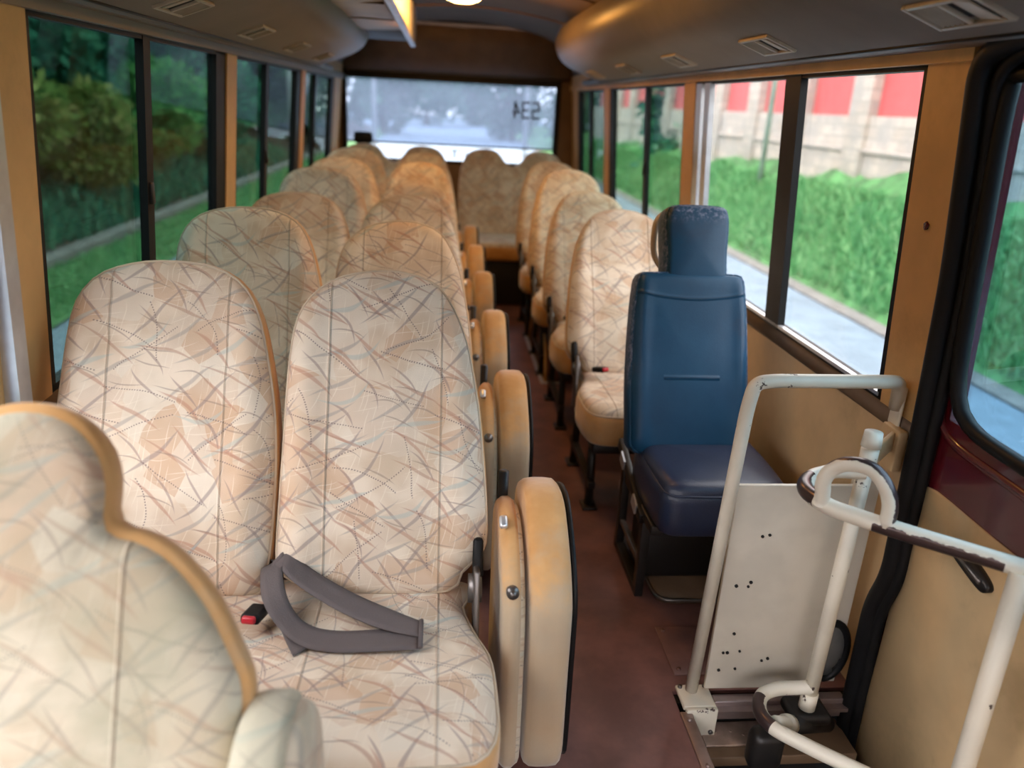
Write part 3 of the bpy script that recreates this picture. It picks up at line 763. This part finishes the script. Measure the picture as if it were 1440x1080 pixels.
window(6, 1, 3.40, 4.965, [4.06], GLASS_T, .05, .06)
window(7, 1, 5.12, 6.15, [5.64], GLASS_L, .06, .06)
# pale door seal at the front left pillar
q = MB(); slab(q, -1, 1.445, 1.49, .2, 1.53, .03, -.012); kstruct(q.build('trim_11', M_['alu']))

# small red chip on the pillar by the door
q = MB(); q.cyl((WX(1.20)-.002, 1.585, 1.20), (WX(1.20)+.004, 1.585, 1.20), .009, 5); q.cyl((WX(1.195)-.003, 1.585, 1.195), (WX(1.195)+.004, 1.585, 1.195), .005, 6)
tag(q.build('paint_chip', M_['burg']), 'small red chip in the tan pillar between right-hand window and door', 'paint chip')

# door
d = struct('door_1')
q = MB()
def dslab(m, y0, y1, z0, z1, th=.03, off=0.0):
    v = []; 
    for x in (0, th):
        for y, z in ((y0, z0), (y1, z0), (y1, z1), (y0, z1)):
            xx = .968 - .07*max(0, z-.75) + off + x; v.append((xx, y, z))
    m.add(v, [(3,2,1,0),(4,5,6,7),(0,1,5,4),(2,3,7,6),(1,2,6,5),(3,0,4,7)], smooth=False)
dslab(q, .47, 1.50, -.40, .815); dslab(q, 1.425, 1.50, .81, 1.56); dslab(q, .47, .55, .81, 1.56); dslab(q, .47, 1.5, 1.50, 1.58)
body = q.build('door_skin', M_['burg'], d)
# rounded ridge around the window
def door_pt(y, z, off): return Vector((.968 - .07*max(0, z-.75) + off, y, z))
loop = [(1.43, 1.48), (1.43, 1.2), (1.425, .95), (1.405, .865), (1.35, .825), (1.2, .815), (.6, .815), (.56, .86), (.56, 1.45), (.6, 1.495), (1.38, 1.497)]
O = spline(loop, 90)
q = MB(); P = [door_pt(p_.x, p_.y, -.002) for p_ in O]; q.tube(P+[P[0], P[1]], .016, 10, cap=False); q.build('window_seal', M_['black'], d)
O2 = [(p_.x+(.055 if p_.x > 1 else -.05)*1, p_.y+(-.05 if p_.y < 1 else .03)) for p_ in O]
q = MB(); P = [door_pt(min(1.475, a_), b_, .004) for a_, b_ in O2]; q.tube(P+[P[0], P[1]], .014, 10, cap=False); q.build('pressed_ridge', M_['burg'], d)
q = MB(); dslab(q, .55, 1.43, .81, 1.51, .004, .015); q.build('glass', GLASS_D, d)
# cream inner panel with rounded corner
O = spline([(1.455, .60), (1.44, .645), (1.40, .655), (1.2, .65), (.9, .65), (.55, .65), (.54, .5), (.54, -.2), (.56, -.38), (1.0, -.385), (1.44, -.38), (1.455, -.2), (1.455, .2)], 80)
q = MB(); q.loft([[(x, p_.x, p_.y) for p_ in O] for x in (.968, .960)], cap=True); q.build('inner_panel', M_['cream'], d)
q = MB(); O = spline([(1.315, .585), (1.30, .600), (1.25, .590), (1.20, .575), (1.18, .560), (1.195, .545), (1.25, .555), (1.30, .570)], 40)
q.loft([[(x, p_.x, p_.y) for p_ in O] for x in (.961, .945)], cap=True); h = q.build('handle', M_['blackm'], d)
q = MB(); q.tube([(.944, 1.30, .585), (.944, 1.20, .562)], .006, 8); q.build('latch_lever', M_['greym'], h)
q = MB(); q.box((.945, .535, -.4), (.975, .57, .81), .004); q.build('edge_strip', M_['black'], d)
# black rubber door seal
sm = MB(); sm.tube([(.868, .60, 1.560), (.868, 1.36, 1.556), (.875, 1.475, 1.53), (.90, 1.482, 1.36), (.925, 1.478, 1.11), (.94, 1.474, .78), (.945, 1.468, .50), (.945, 1.462, .40), (.94, 1.49, .30), (.945, 1.492, .1), (.945, 1.485, -.2)], .022, 12, .07)
sm.tube([(.885, .60, 1.548), (.885, 1.33, 1.545), (.895, 1.448, 1.51), (.918, 1.455, 1.35), (.94, 1.452, 1.11), (.952, 1.450, .78), (.955, 1.446, .50), (.955, 1.44, .40), (.95, 1.47, .30), (.955, 1.47, .1), (.955, 1.46, -.2)], .014, 10, .07)
kstruct(sm.build('door_2_rubber_seal', M_['black']))
# round rubber ring low on the wall beside the pivot shaft
q = MB(); C_ = Vector((.885, 1.536, .125)); 
q.tube([C_+Vector((.046*math.cos(a), 0, .085*math.sin(a))) for a in [2*PI*k/28 for k in range(30)]], .010, 10, cap=False)
lt = q.build('step_lamp', M_['black']); tag(lt, 'oval black rubber-rimmed step lamp low down behind the pivot shaft', 'lamp')
q = MB(); q.loft([[C_+Vector((.043*s_*math.cos(2*PI*k/24), x, .080*s_*math.sin(2*PI*k/24))) for k in range(24)] for x, s_ in ((.01, 1), (-.002, .95), (-.008, .5), (-.009, .05))], cap=True); q.build('lens', M_['lens'], lt)

# rear wall with window
def rect_wall(m, y, th, X0, X1, Z0, Z1, x0, x1, z0, z1):
    for lo, hi in (((X0, z1), (X1, Z1)), ((X0, Z0), (X1, z0)), ((X0, z0), (x0, z1)), ((x1, z0), (X1, z1))):
        m.box((lo[0], y, lo[1]), (hi[0], y+th, hi[1]))
m = MB(); rect_wall(m, YE, .05, -1.0, 1.0, -.05, 2.0, -.87, .775, .945, 1.548); kstruct(m.build('wall_rear', M_['brown']))
t = struct('window_8')
m = MB(); rect_wall(m, YE-.012, .03, -.90, .805, .93, 1.60, -.862, .766, .955, 1.54); m.build('frame', M_['black'], t)
m = MB(); m.box((-.87, YE+.018, 1.075), (.775, YE+.022, 1.548)); m.build('tint_film_glass', FILM, t)
m = MB(); m.box((-.87, YE+.018, .945), (.775, YE+.022, 1.068)); m.build('clear_glass', GLASS_C, t)
m = MB(); m.box((-.87, YE+.012, 1.064), (.775, YE+.024, 1.078)); m.build('film_edge', M_['black'], t)
# mirrored 534 seen from behind on the rear window
SEG = {'5': [(0,1,1,1),(0,1,0,.5),(0,.5,1,.5),(1,.5,1,0),(0,0,1,0)], '3': [(0,1,1,1),(1,1,1,0),(.25,.5,1,.5),(0,0,1,0)], '4': [(.72,1,0,.34),(0,.34,1,.34),(.72,1,.72,0)]}
m = MB(); x0 = .640; w, hgt = .050, .115; zb = 1.305
for k, ch in enumerate('534'):
    for (ax, az, bx, bz) in SEG[ch]:
        X = lambda u: x0 - k*.078 - u*w
        a_ = Vector((X(ax), YE+.014, zb+az*hgt)); b_ = Vector((X(bx), YE+.014, zb+bz*hgt)); dd = (b_-a_).normalized()*.006; nn = Vector((-dd.z, 0, dd.x)).normalized()*.0075
        pts = [a_-dd-nn, b_+dd-nn, b_+dd+nn, a_-dd+nn]
        vs = pts + [p_+Vector((0, .002, 0)) for p_ in pts]
        m.add(vs, [(0,1,2,3),(7,6,5,4),(0,4,5,1),(1,5,6,2),(2,6,7,3),(3,7,4,0)], smooth=False)
tag(m.build('fleet_number', M_['text']), 'black number 534 on the rear window, seen mirrored from inside', 'number sticker')
m = MB()
for x, z0, z1 in ((-.02, .975, 1.035), (.075, .98, 1.015)):
    m.box((x-.008, YE+.012, z0), (x+.008, YE+.015, z1))
m.box((-.075, YE+.012, 1.03), (.035, YE+.015, 1.04)); m.box((.068, YE+.012, .978), (.095, YE+.015, .986))
tag(m.build('window_lettering', M_['text']), 'dark lettering strokes on the clear strip under the rear window film', 'lettering')
# front end (behind the camera): windscreen wall
m = MB(); rect_wall(m, -1.35, .05, -1.0, 1.0, -.05, 2.0, -.88, .88, .70, 1.76); kstruct(m.build('wall_front', M_['cream']))
t = struct('window_9'); m = MB(); m.box((-.88, -1.33, .70), (.88, -1.325, 1.76)); m.build('glass', GLASS_C, t)

# ceiling
prof = [(-.90, 1.60), (-.85, 1.68), (-.76, 1.80), (-.60, 1.88), (-.3, 1.93), (0, 1.945), (.3, 1.93), (.60, 1.88), (.76, 1.80), (.85, 1.68), (.90, 1.60)]
pp = spline(prof, 40, False)
m = MB(); m.loft([[(p_.x, y, p_.y) for p_ in pp] + [(p_.x*1.06, y, p_.y+.06) for p_ in reversed(pp)] for y in (-1.35, YE+.03)], cap=True); kstruct(m.build('ceiling', M_['ceil']))
# seam strips across the ceiling lining
m = MB()
for y in (3.0, 4.05, 5.1):
    P = [Vector((p_.x, y, p_.y-.004)) for p_ in pp[6:-6]]; m.tube(P, .005, 6)
kstruct(m.build('trim_12', M_['brown']))
# rear bulkhead header above the rear window
m = MB(); rs = []
for x in (-.86, .86): rs.append([(x, 6.10, 1.93), (x, 6.20, 1.80), (x, 6.28, 1.70), (x, 6.34, 1.62), (x, 6.42, 1.585), (x, 6.44, 1.95)])
m.loft(rs, cap=True); kstruct(m.build('trim_13', M_['brown']))

# overhead air ducts
def duct(s, name, y0, y1, mat):
    pf = [(.895, 1.58), (.85, 1.548), (.80, 1.556), (.70, 1.593), (.625, 1.622), (.56, 1.668), (.528, 1.74), (.54, 1.81), (.59, 1.87), (.70, 1.90), (.86, 1.78), (.905, 1.63)]
    O = spline(pf, 60); m = MB(); rings = []
    for y, k in ((y0, 1), (y1-.22, 1), (y1-.12, .985), (y1-.06, .95), (y1-.02, .88), (y1, .75), (y1, .05)):
        rings.append([(s*(.86+(p_.x-.86)*k), y, 1.69+(p_.y-1.69)*k) for p_ in O])
    m.loft(rings, cap=True); o = m.build(name, mat); kstruct(o)
    l = MB(); l.tube([(s*.815, y0, 1.551), (s*.815, y1-.1, 1.551)], .004, 6); l.build('seam', M_['black'], o)
    l = MB(); rs = []
    for y in (y0, y1+.6): rs.append([(s*a_, y, b_) for a_, b_ in ((.90, 1.60), (.895, 1.557), (.872, 1.545), (.835, 1.552), (.83, 1.575))])
    l.loft(rs, cap=True); l.build('edge_rail', M_['duct'], o)
    return o
duct(1, 'trim_14_duct', -1.0, 5.02, M_['duct'])
duct(-1, 'trim_15_duct', -1.0, 4.85, M_['duct'])

# air outlets in the duct undersides
VR = ['largest air outlet overhead, above the red-panelled wall window', 'second air outlet from the front in the right-hand overhead duct', 'third air outlet from the front in the right-hand overhead duct', 'fourth air outlet in the right-hand duct, small and orange-lit', 'rearmost visible air outlet in the right-hand overhead duct']
VL = ['nearest air outlet in the left-hand overhead duct, above the big tree window', 'second air outlet back in the left-hand overhead duct', 'third air outlet back in the left-hand overhead duct', 'rearmost air outlet in the left-hand overhead duct']
def outlet(x, y, label):
    t = thing('air_outlet', label, 'air vent', (x, y, 1.583), 'overhead air outlets'); t.rotation_euler = (0, .353, 0)
    m = MB(); 
    for lo, hi in (((-.045, -.10), (.045, -.088)), ((-.045, .088), (.045, .10)), ((-.045, -.088), (-.035, .088)), ((.035, -.088), (.045, .088)), ((-.035, -.006), (.035, .006))):
        m.box((lo[0], lo[1], -.007), (hi[0], hi[1], .004), .002)
    m.build('frame', M_['vent'], t)
    m = MB(); m.box((-.035, -.088, -.001), (.035, .088, .003)); m.build('recess', M_['dark'], t)
    for k in range(5):
        f = MB(); f.obox((0, .020+k*.014, -.003), (.069, .002, .008), Matrix.Rotation(.5, 3, 'X')); f.build('fin', M_['vent'], t)
    f = MB(); f.obox((0, -.050, -.003), (.064, .055, .003), Matrix.Rotation(.12, 3, 'X'), .001); f.build('flap', M_['vent'], t)
    return t
v0 = outlet(.728, 1.35, VR[0])
spots = [(.728, 2.155+.81*k, VR[k+1]) for k in range(4)] + [(-.728, 2.045+.745*k, VL[k]) for k in range(4)]
for x, y, lb in spots:
    c = copy_tree(v0); c.location = (x, y, 1.582); c['label'] = lb; c.rotation_euler = (0, .353 if x > 0 else -.353, 0)

# overhead unit hanging on the left of the ceiling
t = thing('overhead_unit', 'cream and black overhead air unit hanging from the ceiling beside the left duct', 'air unit', (0, 0, 0))
m = MB(); rs = []
for y, dz in ((1.0, 0), (2.2, .0), (3.0, .006), (3.6, -.004), (4.25, .003)): rs.append([(-.62, y, 1.725+dz), (-.50, y, 1.718-dz), (-.325, y, 1.722+dz), (-.325, y, 1.92), (-.62, y, 1.92)])
m.loft(rs, cap=True); m.build('grille_panel', M_['vent'], t)
m = MB()
for y in (1.6, 2.4, 3.1, 3.7): m.tube([(-.60, y, 1.722), (-.34, y, 1.72)], .004, 6)
m.build('panel_joint', M_['brown'], t)
m = MB(); m.box((-.66, 4.25, 1.728), (-.325, 5.1, 1.90), .01); m.build('end_housing', M_['black'], t)
m = MB(); m.box((-.325, 1.0, 1.70), (-.29, 5.15, 1.90), .008); m.build('side_rail', M_['alu'], t)
m = MB(); m.box((-.69, 1.0, 1.735), (-.62, 4.4, 1.88), .01); m.build('side_gap', M_['black'], t)

# ceiling lamp
t = thing('ceiling_lamp', 'glowing warm ceiling lamp cut by the top edge of the photo', 'lamp', (-.03, 4.26, 1.94))
m = MB(); m.loft([[(r_*math.cos(2*PI*k/24)*1.15, r_*math.sin(2*PI*k/24), z) for k in range(24)] for r_, z in ((.10, .0), (.10, -.025), (.092, -.03))], cap=True); m.build('base', M_['vent'], t)
m = MB(); m.loft([[(r_*math.cos(2*PI*k/24)*1.15, r_*math.sin(2*PI*k/24), z) for k in range(24)] for r_, z in ((.085, -.03), (.083, -.045), (.07, -.062), (.04, -.074), (.005, -.078))], cap=True)
m.build('lamp_shade', emis('lamp_glow', (1, .55, .16), 14), t)
l = bpy.data.lights.new('lamp_light', 'POINT'); l.energy = 6.0; l.color = (1, .40, .075); l.shadow_soft_size = .08
lo = bpy.data.objects.new('lamp_bulb', l); COL.objects.link(lo); lo.location = (-.03, 4.26, 1.80)

t2 = copy_tree(t); t2.location = (-.03, 2.35, 1.94); t2['label'] = 'unseen warm ceiling lamp added nearer the front, above the first double seats'
l2 = l.copy(); l2.energy = 2.0; lo2 = bpy.data.objects.new('lamp_bulb', l2); COL.objects.link(lo2); lo2.location = (-.03, 2.35, 1.80)  # second lamp, out of view, added to warm the front rows

# wheel arch cover under the third single seat
m = MB(); rs = []
for x in (.455, .93): rs.append([(x, 3.86, .003), (x, 3.90, .12), (x, 4.00, .24), (x, 4.2, .30), (x, 4.42, .27), (x, 4.60, .15), (x, 4.68, .003)])
m.loft(rs, cap=True); a_ = m.build('wheel_arch', M_['floor']); tag(a_, 'rounded maroon wheel arch cover on the floor under the single seats', 'wheel arch')
m = MB(); m.tube([(.452, 3.86, .006), (.452, 3.90, .12), (.452, 4.00, .24), (.452, 4.2, .30), (.452, 4.42, .27), (.452, 4.60, .15), (.452, 4.68, .006)], .007, 8, .05); m.build('edge_trim', M_['pillar'], a_)
m = MB(); m.box((.425, 3.86, 0), (.448, 4.75, .010), .003); m.box((.425, 3.84, 0), (.54, 3.862, .010), .003); m.build('floor_angle', M_['alu'], a_)

# ---------------------------------------------------------------- outside
G = -.75
m = MB(); m.add([(-60, -40, G), (60, -40, G), (60, 120, G), (-60, 120, G)], [(0, 1, 2, 3)], smooth=False); kstruct(m.build('ground', M_['asphalt']))
def terrain(name, fz, x0, x1, y0, y1, nx, ny, mat):
    vs = [(x0+(x1-x0)*i/nx, y0+(y1-y0)*j/ny, 0) for j in range(ny+1) for i in range(nx+1)]
    vs = [(x, y, fz(x, y)) for x, y, _ in vs]
    fs = [(j*(nx+1)+i, j*(nx+1)+i+1, (j+1)*(nx+1)+i+1, (j+1)*(nx+1)+i) for j in range(ny) for i in range(nx)]
    m = MB(); m.add(vs, fs); return kstruct(m.build(name, mat))
def hump(x, y): return .10*math.sin(x*2.1+y*1.3)+.08*math.sin(y*2.7-x)+.05*math.sin(5*x+3.3*y)
def zR(x, y):
    t_ = max(0, min(1, (x-4.85)/1.55)); return G+.01+ (1.70-.02*(y-8))*(t_**.85) + hump(x, y)*min(1, t_*3)*.8
terrain('ground_verge', zR, 4.85, 8.0, -2, 60, 24, 160, M_['lawn'])
def zL(x, y): return G + .10 + max(0, -x-4.9)*.22 + (hump(x, y)*.6 if x < -5 else 0)
terrain('ground_bank', zL, -16, -4.75, 3.5, 60, 24, 100, M_['soil'])
terrain('ground_grass_strip', lambda x, y: G+.02+.02*math.sin(3*y+x), -4.72, -3.65, -4, 60, 4, 60, M_['lawn'])
m = MB(); m.box((-4.92, -4, G), (-4.72, 60, G+.17), .02); kstruct(m.build('kerb', M_['kerb']))
m = MB(); m.box((4.62, -2, G), (4.86, 60, G+.035), .01); kstruct(m.build('kerb_edge', M_['kerb']))

terrain('ground_sky_blocker', lambda x, y: G-.02+min(6.2, .80*max(0, -9-y, (-6.2-x)*min(1, max(0, (4.5-y)*.5)))), -24, 24, -18, 4.4, 60, 40, M_['soil'])  # unseen rise, added ahead of and beside the bus to block low sky light
def tufts(name, n, fpos, hmin, hmax, mat, wid=.012):
    m = MB(); vs = []; fs = []
    for _ in range(n):
        x, y, z = fpos(); h_ = random.uniform(hmin, hmax); a = random.uniform(0, 2*PI); w = wid*random.uniform(.7, 1.6); lx, ly = random.gauss(0, .4)*h_, random.gauss(0, .4)*h_
        k = len(vs); c, s_ = math.cos(a)*w, math.sin(a)*w
        vs += [(x-c, y-s_, z-.02), (x+c, y+s_, z-.02), (x+lx*.4+c*.8, y+ly*.4+s_*.8, z+h_*.6), (x+lx*.4-c*.8, y+ly*.4-s_*.8, z+h_*.6), (x+lx, y+ly, z+h_)]
        fs += [(k, k+1, k+2, k+3), (k+3, k+2, k+4)]
    m.add(vs, fs, smooth=False); return m.build(name, mat)
def pR():
    y = 1.5+random.random()**1.5*30; x = random.uniform(4.9, 5.85); return x, y, zR(x, y)
tag(tufts('bank_grass', 34000, pR, .06, .20, GRASS, .016), 'tall green grass covering the bank below the stone wall', 'grass', kind='stuff')
def pL():
    y = 3+random.random()**1.5*26; x = random.uniform(-4.72, -3.7); return x, y, G+.02
tag(tufts('verge_grass', 14000, pL, .04, .10, GRASS), 'short green grass between kerb and road under the trees', 'grass', kind='stuff')

def pU():
    y = 4+random.random()**1.4*22; x = random.uniform(-7.6, -4.95); return x, y, zL(x, y)
tag(tufts('undergrowth', 9000, pU, .15, .55, LEAF[0], .03), 'dark undergrowth on the bank behind the kerb', 'undergrowth', kind='stuff')

# boundary wall with red panels
t = thing('boundary_wall', 'pale stone boundary wall with red panels above the grass bank', 'wall')
XW_ = 6.15
m = MB(); m.box((XW_, -1, .2), (XW_+.35, 34, 1.50)); m.build('stone_base', M_['stone'], t)
m = MB(); m.box((XW_-.05, -1, .98), (XW_+.38, 34, 1.03), .01); m.build('ledge', M_['stone'], t)
m = MB(); m.box((XW_-.06, -1, 3.75), (XW_+.40, 34, 3.87), .02); m.build('coping', M_['stone'], t)
for k in range(-4, 10):
    y = 11.75 + 2.12*k
    m = MB(); m.box((XW_-.06, y-.28, .2), (XW_+.42, y+.28, 3.75), .01); m.build('pier', M_['stone'], t)
    m = MB(); m.box((XW_+.10, y+.28, 1.50), (XW_+.16, y+1.84, 3.75)); m.build('infill_panel', M_['redp'], t)
t = thing('lamp_post', 'slim pale green pole in front of the stone wall', 'pole', (5.75, 14.2, .6))
m = MB(); m.tube([(0, 0, -.3), (0, 0, 5.5)], .05, 10); m.build('shaft', M_['pole'], t)

# leaves
def foliage(clusters, n, size, droop=.3):
    m = MB(); vs = []; fs = []; tot = sum(c[3]**2 for c in clusters)
    for cx, cy, cz, r in clusters:
        for _ in range(int(n*r*r/tot)):
            u = Vector((random.gauss(0, 1), random.gauss(0, 1), random.gauss(0, 1))).normalized()
            d = r*random.uniform(.55, 1.05)
            p = Vector((cx, cy, cz)) + Vector((u.x*d, u.y*d, u.z*d*.8))
            L_ = size*random.uniform(.6, 1.5)
            ax = (u*.7 + Vector((random.gauss(0, .6), random.gauss(0, .6), random.gauss(0, .6)-droop))).normalized()
            sd = ax.cross(Vector((random.gauss(0, 1), random.gauss(0, 1), random.gauss(0, 1)))).normalized()*L_*.28
            k = len(vs); q = p+ax*L_
            vs += [p, p+ax*L_*.5+sd, q, p+ax*L_*.5-sd]; fs.append((k, k+1, k+2, k+3))
    m.add(vs, fs, smooth=False); return m
def tree(x, y, z, hgt, rad, mat, label, n=4500, size=.16, name='tree', cat='tree', group=None, low=.25, stems=1):
    t = thing(name, label, cat, (x, y, z), group)
    tr_ = MB()
    for k in range(stems):
        bx, by = (0, 0) if stems == 1 else (random.gauss(0, .15), random.gauss(0, .15))
        tx, ty = random.gauss(0, rad*.3), random.gauss(0, rad*.3)
        tr_.tube([(bx, by, -.3), (bx+tx*.3, by+ty*.3, hgt*.35), (bx+tx, by+ty, hgt*.8)], lambda u: max(.012, .035*hgt*(1-u*.8)/(stems**.5)), 8)
        for _ in range(4):
            a = random.uniform(0, 2*PI); zz = hgt*random.uniform(.25, .6); rr_ = rad*random.uniform(.5, .9)
            tr_.tube([(bx+tx*.35, by+ty*.35, zz), (bx+math.cos(a)*rr_*.6, by+math.sin(a)*rr_*.6, zz+hgt*.12), (math.cos(a)*rr_, math.sin(a)*rr_, zz+hgt*.14)], lambda u: max(.008, .012*hgt*(1-u*.8)), 6)
    tr_.build('trunk', M_['bark'], t)
    cl = []
    for _ in range(14):
        a = random.uniform(0, 2*PI); q = random.random()**.5*rad*.75; zz = hgt*random.uniform(low, .92)
        cl.append((math.cos(a)*q, math.sin(a)*q, zz, rad*random.uniform(.28, .5)))
    f = foliage(cl, n, size).build('foliage', mat, t)
    return t
# left side: bushes at the kerb, taller trees behind
BL = [(-6.0, 8.0, 1.7, 1.1, 1, 'bright green arching bush beyond the first left window', .14), (-6.1, 10.6, 1.6, 1.15, 2, 'bronze-tipped bush right behind the first left window divider', .14), (-6.0, 13.2, 1.75, 1.2, 2, 'bronze green bush seen in the rear half of the first left window', .15),
      (-6.2, 16.5, 1.9, 1.4, 1, 'green bush beyond the second left window', .16), (-6.2, 20.5, 2.0, 1.5, 0, 'dark bush far along the kerb on the left', .18), (-6.6, 5.6, 2.2, 1.3, 0, 'dark fern-like bush at the front edge of the first left window', .15)]
for x, y, h_, r_, mi, lb, sz in BL:
    tree(x, y, zL(x, y), h_, r_, LEAF[mi], lb, 9000, sz*.9, 'bush', 'bush', low=.45, stems=6)
random.seed(21)
for k in range(14):
    x, y = -9.3-.8*(k % 3)+random.uniform(-.3, .3), 4.2+2.5*k
    tree(x, y, zL(x, y), 5.6+random.random()*1.6, 2.3, LEAF[0], 'dense dark green tree in the row behind the kerbside bushes', 11000, .27, 'dark_tree', 'tree', 'dark trees behind the bushes', low=.04)
for k in range(6):
    x, y = -7.3+random.uniform(-.2, .2), 6.2+2.9*k
    tree(x, y, zL(x, y), 3.6, 1.5, LEAF[0], 'dark leafy shrub with bare lower stems between bushes and tall trees', 9000, .19, 'tall_shrub', 'shrub', 'tall shrubs behind the bushes', low=.4, stems=5)
# behind the bus
for k, (x, y, h_, r_, mi, lb) in enumerate([
    (-5.5, 34, 6.5, 2.8, 3, 'grey-green tree left of the road, seen through the rear window'), (-8, 44, 8, 3.6, 3, 'taller hazy tree left of the road, seen through the rear window'),
    (-3.8, 52, 4.5, 2.4, 3, 'low hazy tree near the middle of the rear window'), (7.2, 38, 8.5, 3.4, 3, 'large hazy tree right of the road under the number 534'),
    (4.3, 50, 5, 2.6, 3, 'smaller hazy tree right of the middle of the rear window'), (-1.5, 74, 5, 3.2, 3, 'faint far tree at the end of the road, left of the vanishing point'), (3.2, 80, 4.4, 3.0, 3, 'faint far tree at the end of the road, right of the vanishing point'), (9.5, 27, 7, 2.8, 0, 'dark tree outside the rearmost right window'), (7.0, 22.5, 4.6, 1.9, 0, 'leafy tree at the end of the stone wall')]):
    tree(x, y, G, h_, r_, LEAF[mi], lb, 4500, .34, 'roadside_tree', 'tree', low=.15)
for x, y, lb in ((-2.6, 30, 'grey pole left of the road, seen through the rear window'), (3.4, 34, 'grey-white pole right of the road, seen through the rear window'), (-5.0, 27, 'grey pole at the left edge of the rear window')):
    t = thing('utility_pole', lb, 'pole', (x, y, G)); m = MB(); m.tube([(0, 0, -.1), (0, 0, 8.5)], .10, 10); m.build('shaft', M_['wpole'], t)
    m = MB(); m.box((-.7, -.05, 7.8), (.7, .05, 7.9)); m.build('cross_arm', M_['wpole'], t)
# low house with white roof behind the trees on the left
t = thing('roadside_house', 'low house with a white sheet roof behind the trees on the left', 'house', (-17.5, 22, .8))
m = MB(); m.box((-2, -7, -1.5), (2, 7, 1.6)); m.build('house_wall', M_['housew'], t)
m = MB(); m.loft([[(2.4, y, 1.5), (0, y, 2.5), (-2.4, y, 1.5), (-2.4, y, 1.56), (0, y, 2.56), (2.4, y, 1.56)] for y in (-7.4, 7.4)], cap=True); m.build('roof', M_['roofw'], t)

# ---------------------------------------------------------------- sky, light, camera
W = bpy.data.worlds.new('sky'); S.world = W; W.use_nodes = True; nt = W.node_tree; nt.nodes.clear()
tc = nt.nodes.new('ShaderNodeTexCoord'); sp = nt.nodes.new('ShaderNodeSeparateXYZ'); rp = nt.nodes.new('ShaderNodeValToRGB')
nt.links.new(tc.outputs['Generated'], sp.inputs[0]); nt.links.new(sp.outputs[2], rp.inputs[0])
rp.color_ramp.elements[0].position = 0; rp.color_ramp.elements[0].color = (1, .92, .885, 1)
rp.color_ramp.elements[1].position = .5; rp.color_ramp.elements[1].color = (.98, .95, .97, 1)
bg = nt.nodes.new('ShaderNodeBackground'); bg.inputs[1].default_value = 3.9
nt.links.new(rp.outputs[0], bg.inputs[0]); wo = nt.nodes.new('ShaderNodeOutputWorld'); nt.links.new(bg.outputs[0], wo.inputs[0])

cam = bpy.data.cameras.new('camera'); co = bpy.data.objects.new('camera', cam); COL.objects.link(co)
Rm = Matrix(((0.99517991, -0.01702402, -0.09657703), (-0.08483631, 0.34453929, -0.93493073), (0.04919086, 0.93861753, 0.34143433)))
co.matrix_world = Matrix.Translation((-.125, 0, 1.4)) @ Rm.to_4x4()
cam.sensor_width = 36; cam.lens = 27.0; cam.clip_start = .02; cam.clip_end = 300
cam.dof.use_dof = True; cam.dof.focus_distance = 1.75; cam.dof.aperture_fstop = 1.9
S.camera = co
S.view_settings.view_transform = 'Standard'; S.view_settings.look = 'None'; S.view_settings.gamma = 1; S.view_settings.exposure = 1.22
S.view_settings.use_curve_mapping = False
S.cycles.max_bounces = 8; S.cycles.diffuse_bounces = 5; S.cycles.glossy_bounces = 3; S.cycles.transmission_bounces = 6; S.cycles.transparent_max_bounces = 12
S.cycles.use_denoising = True; S.cycles.sample_clamp_indirect = 8; S.cycles.caustics_reflective = False; S.cycles.caustics_refractive = False
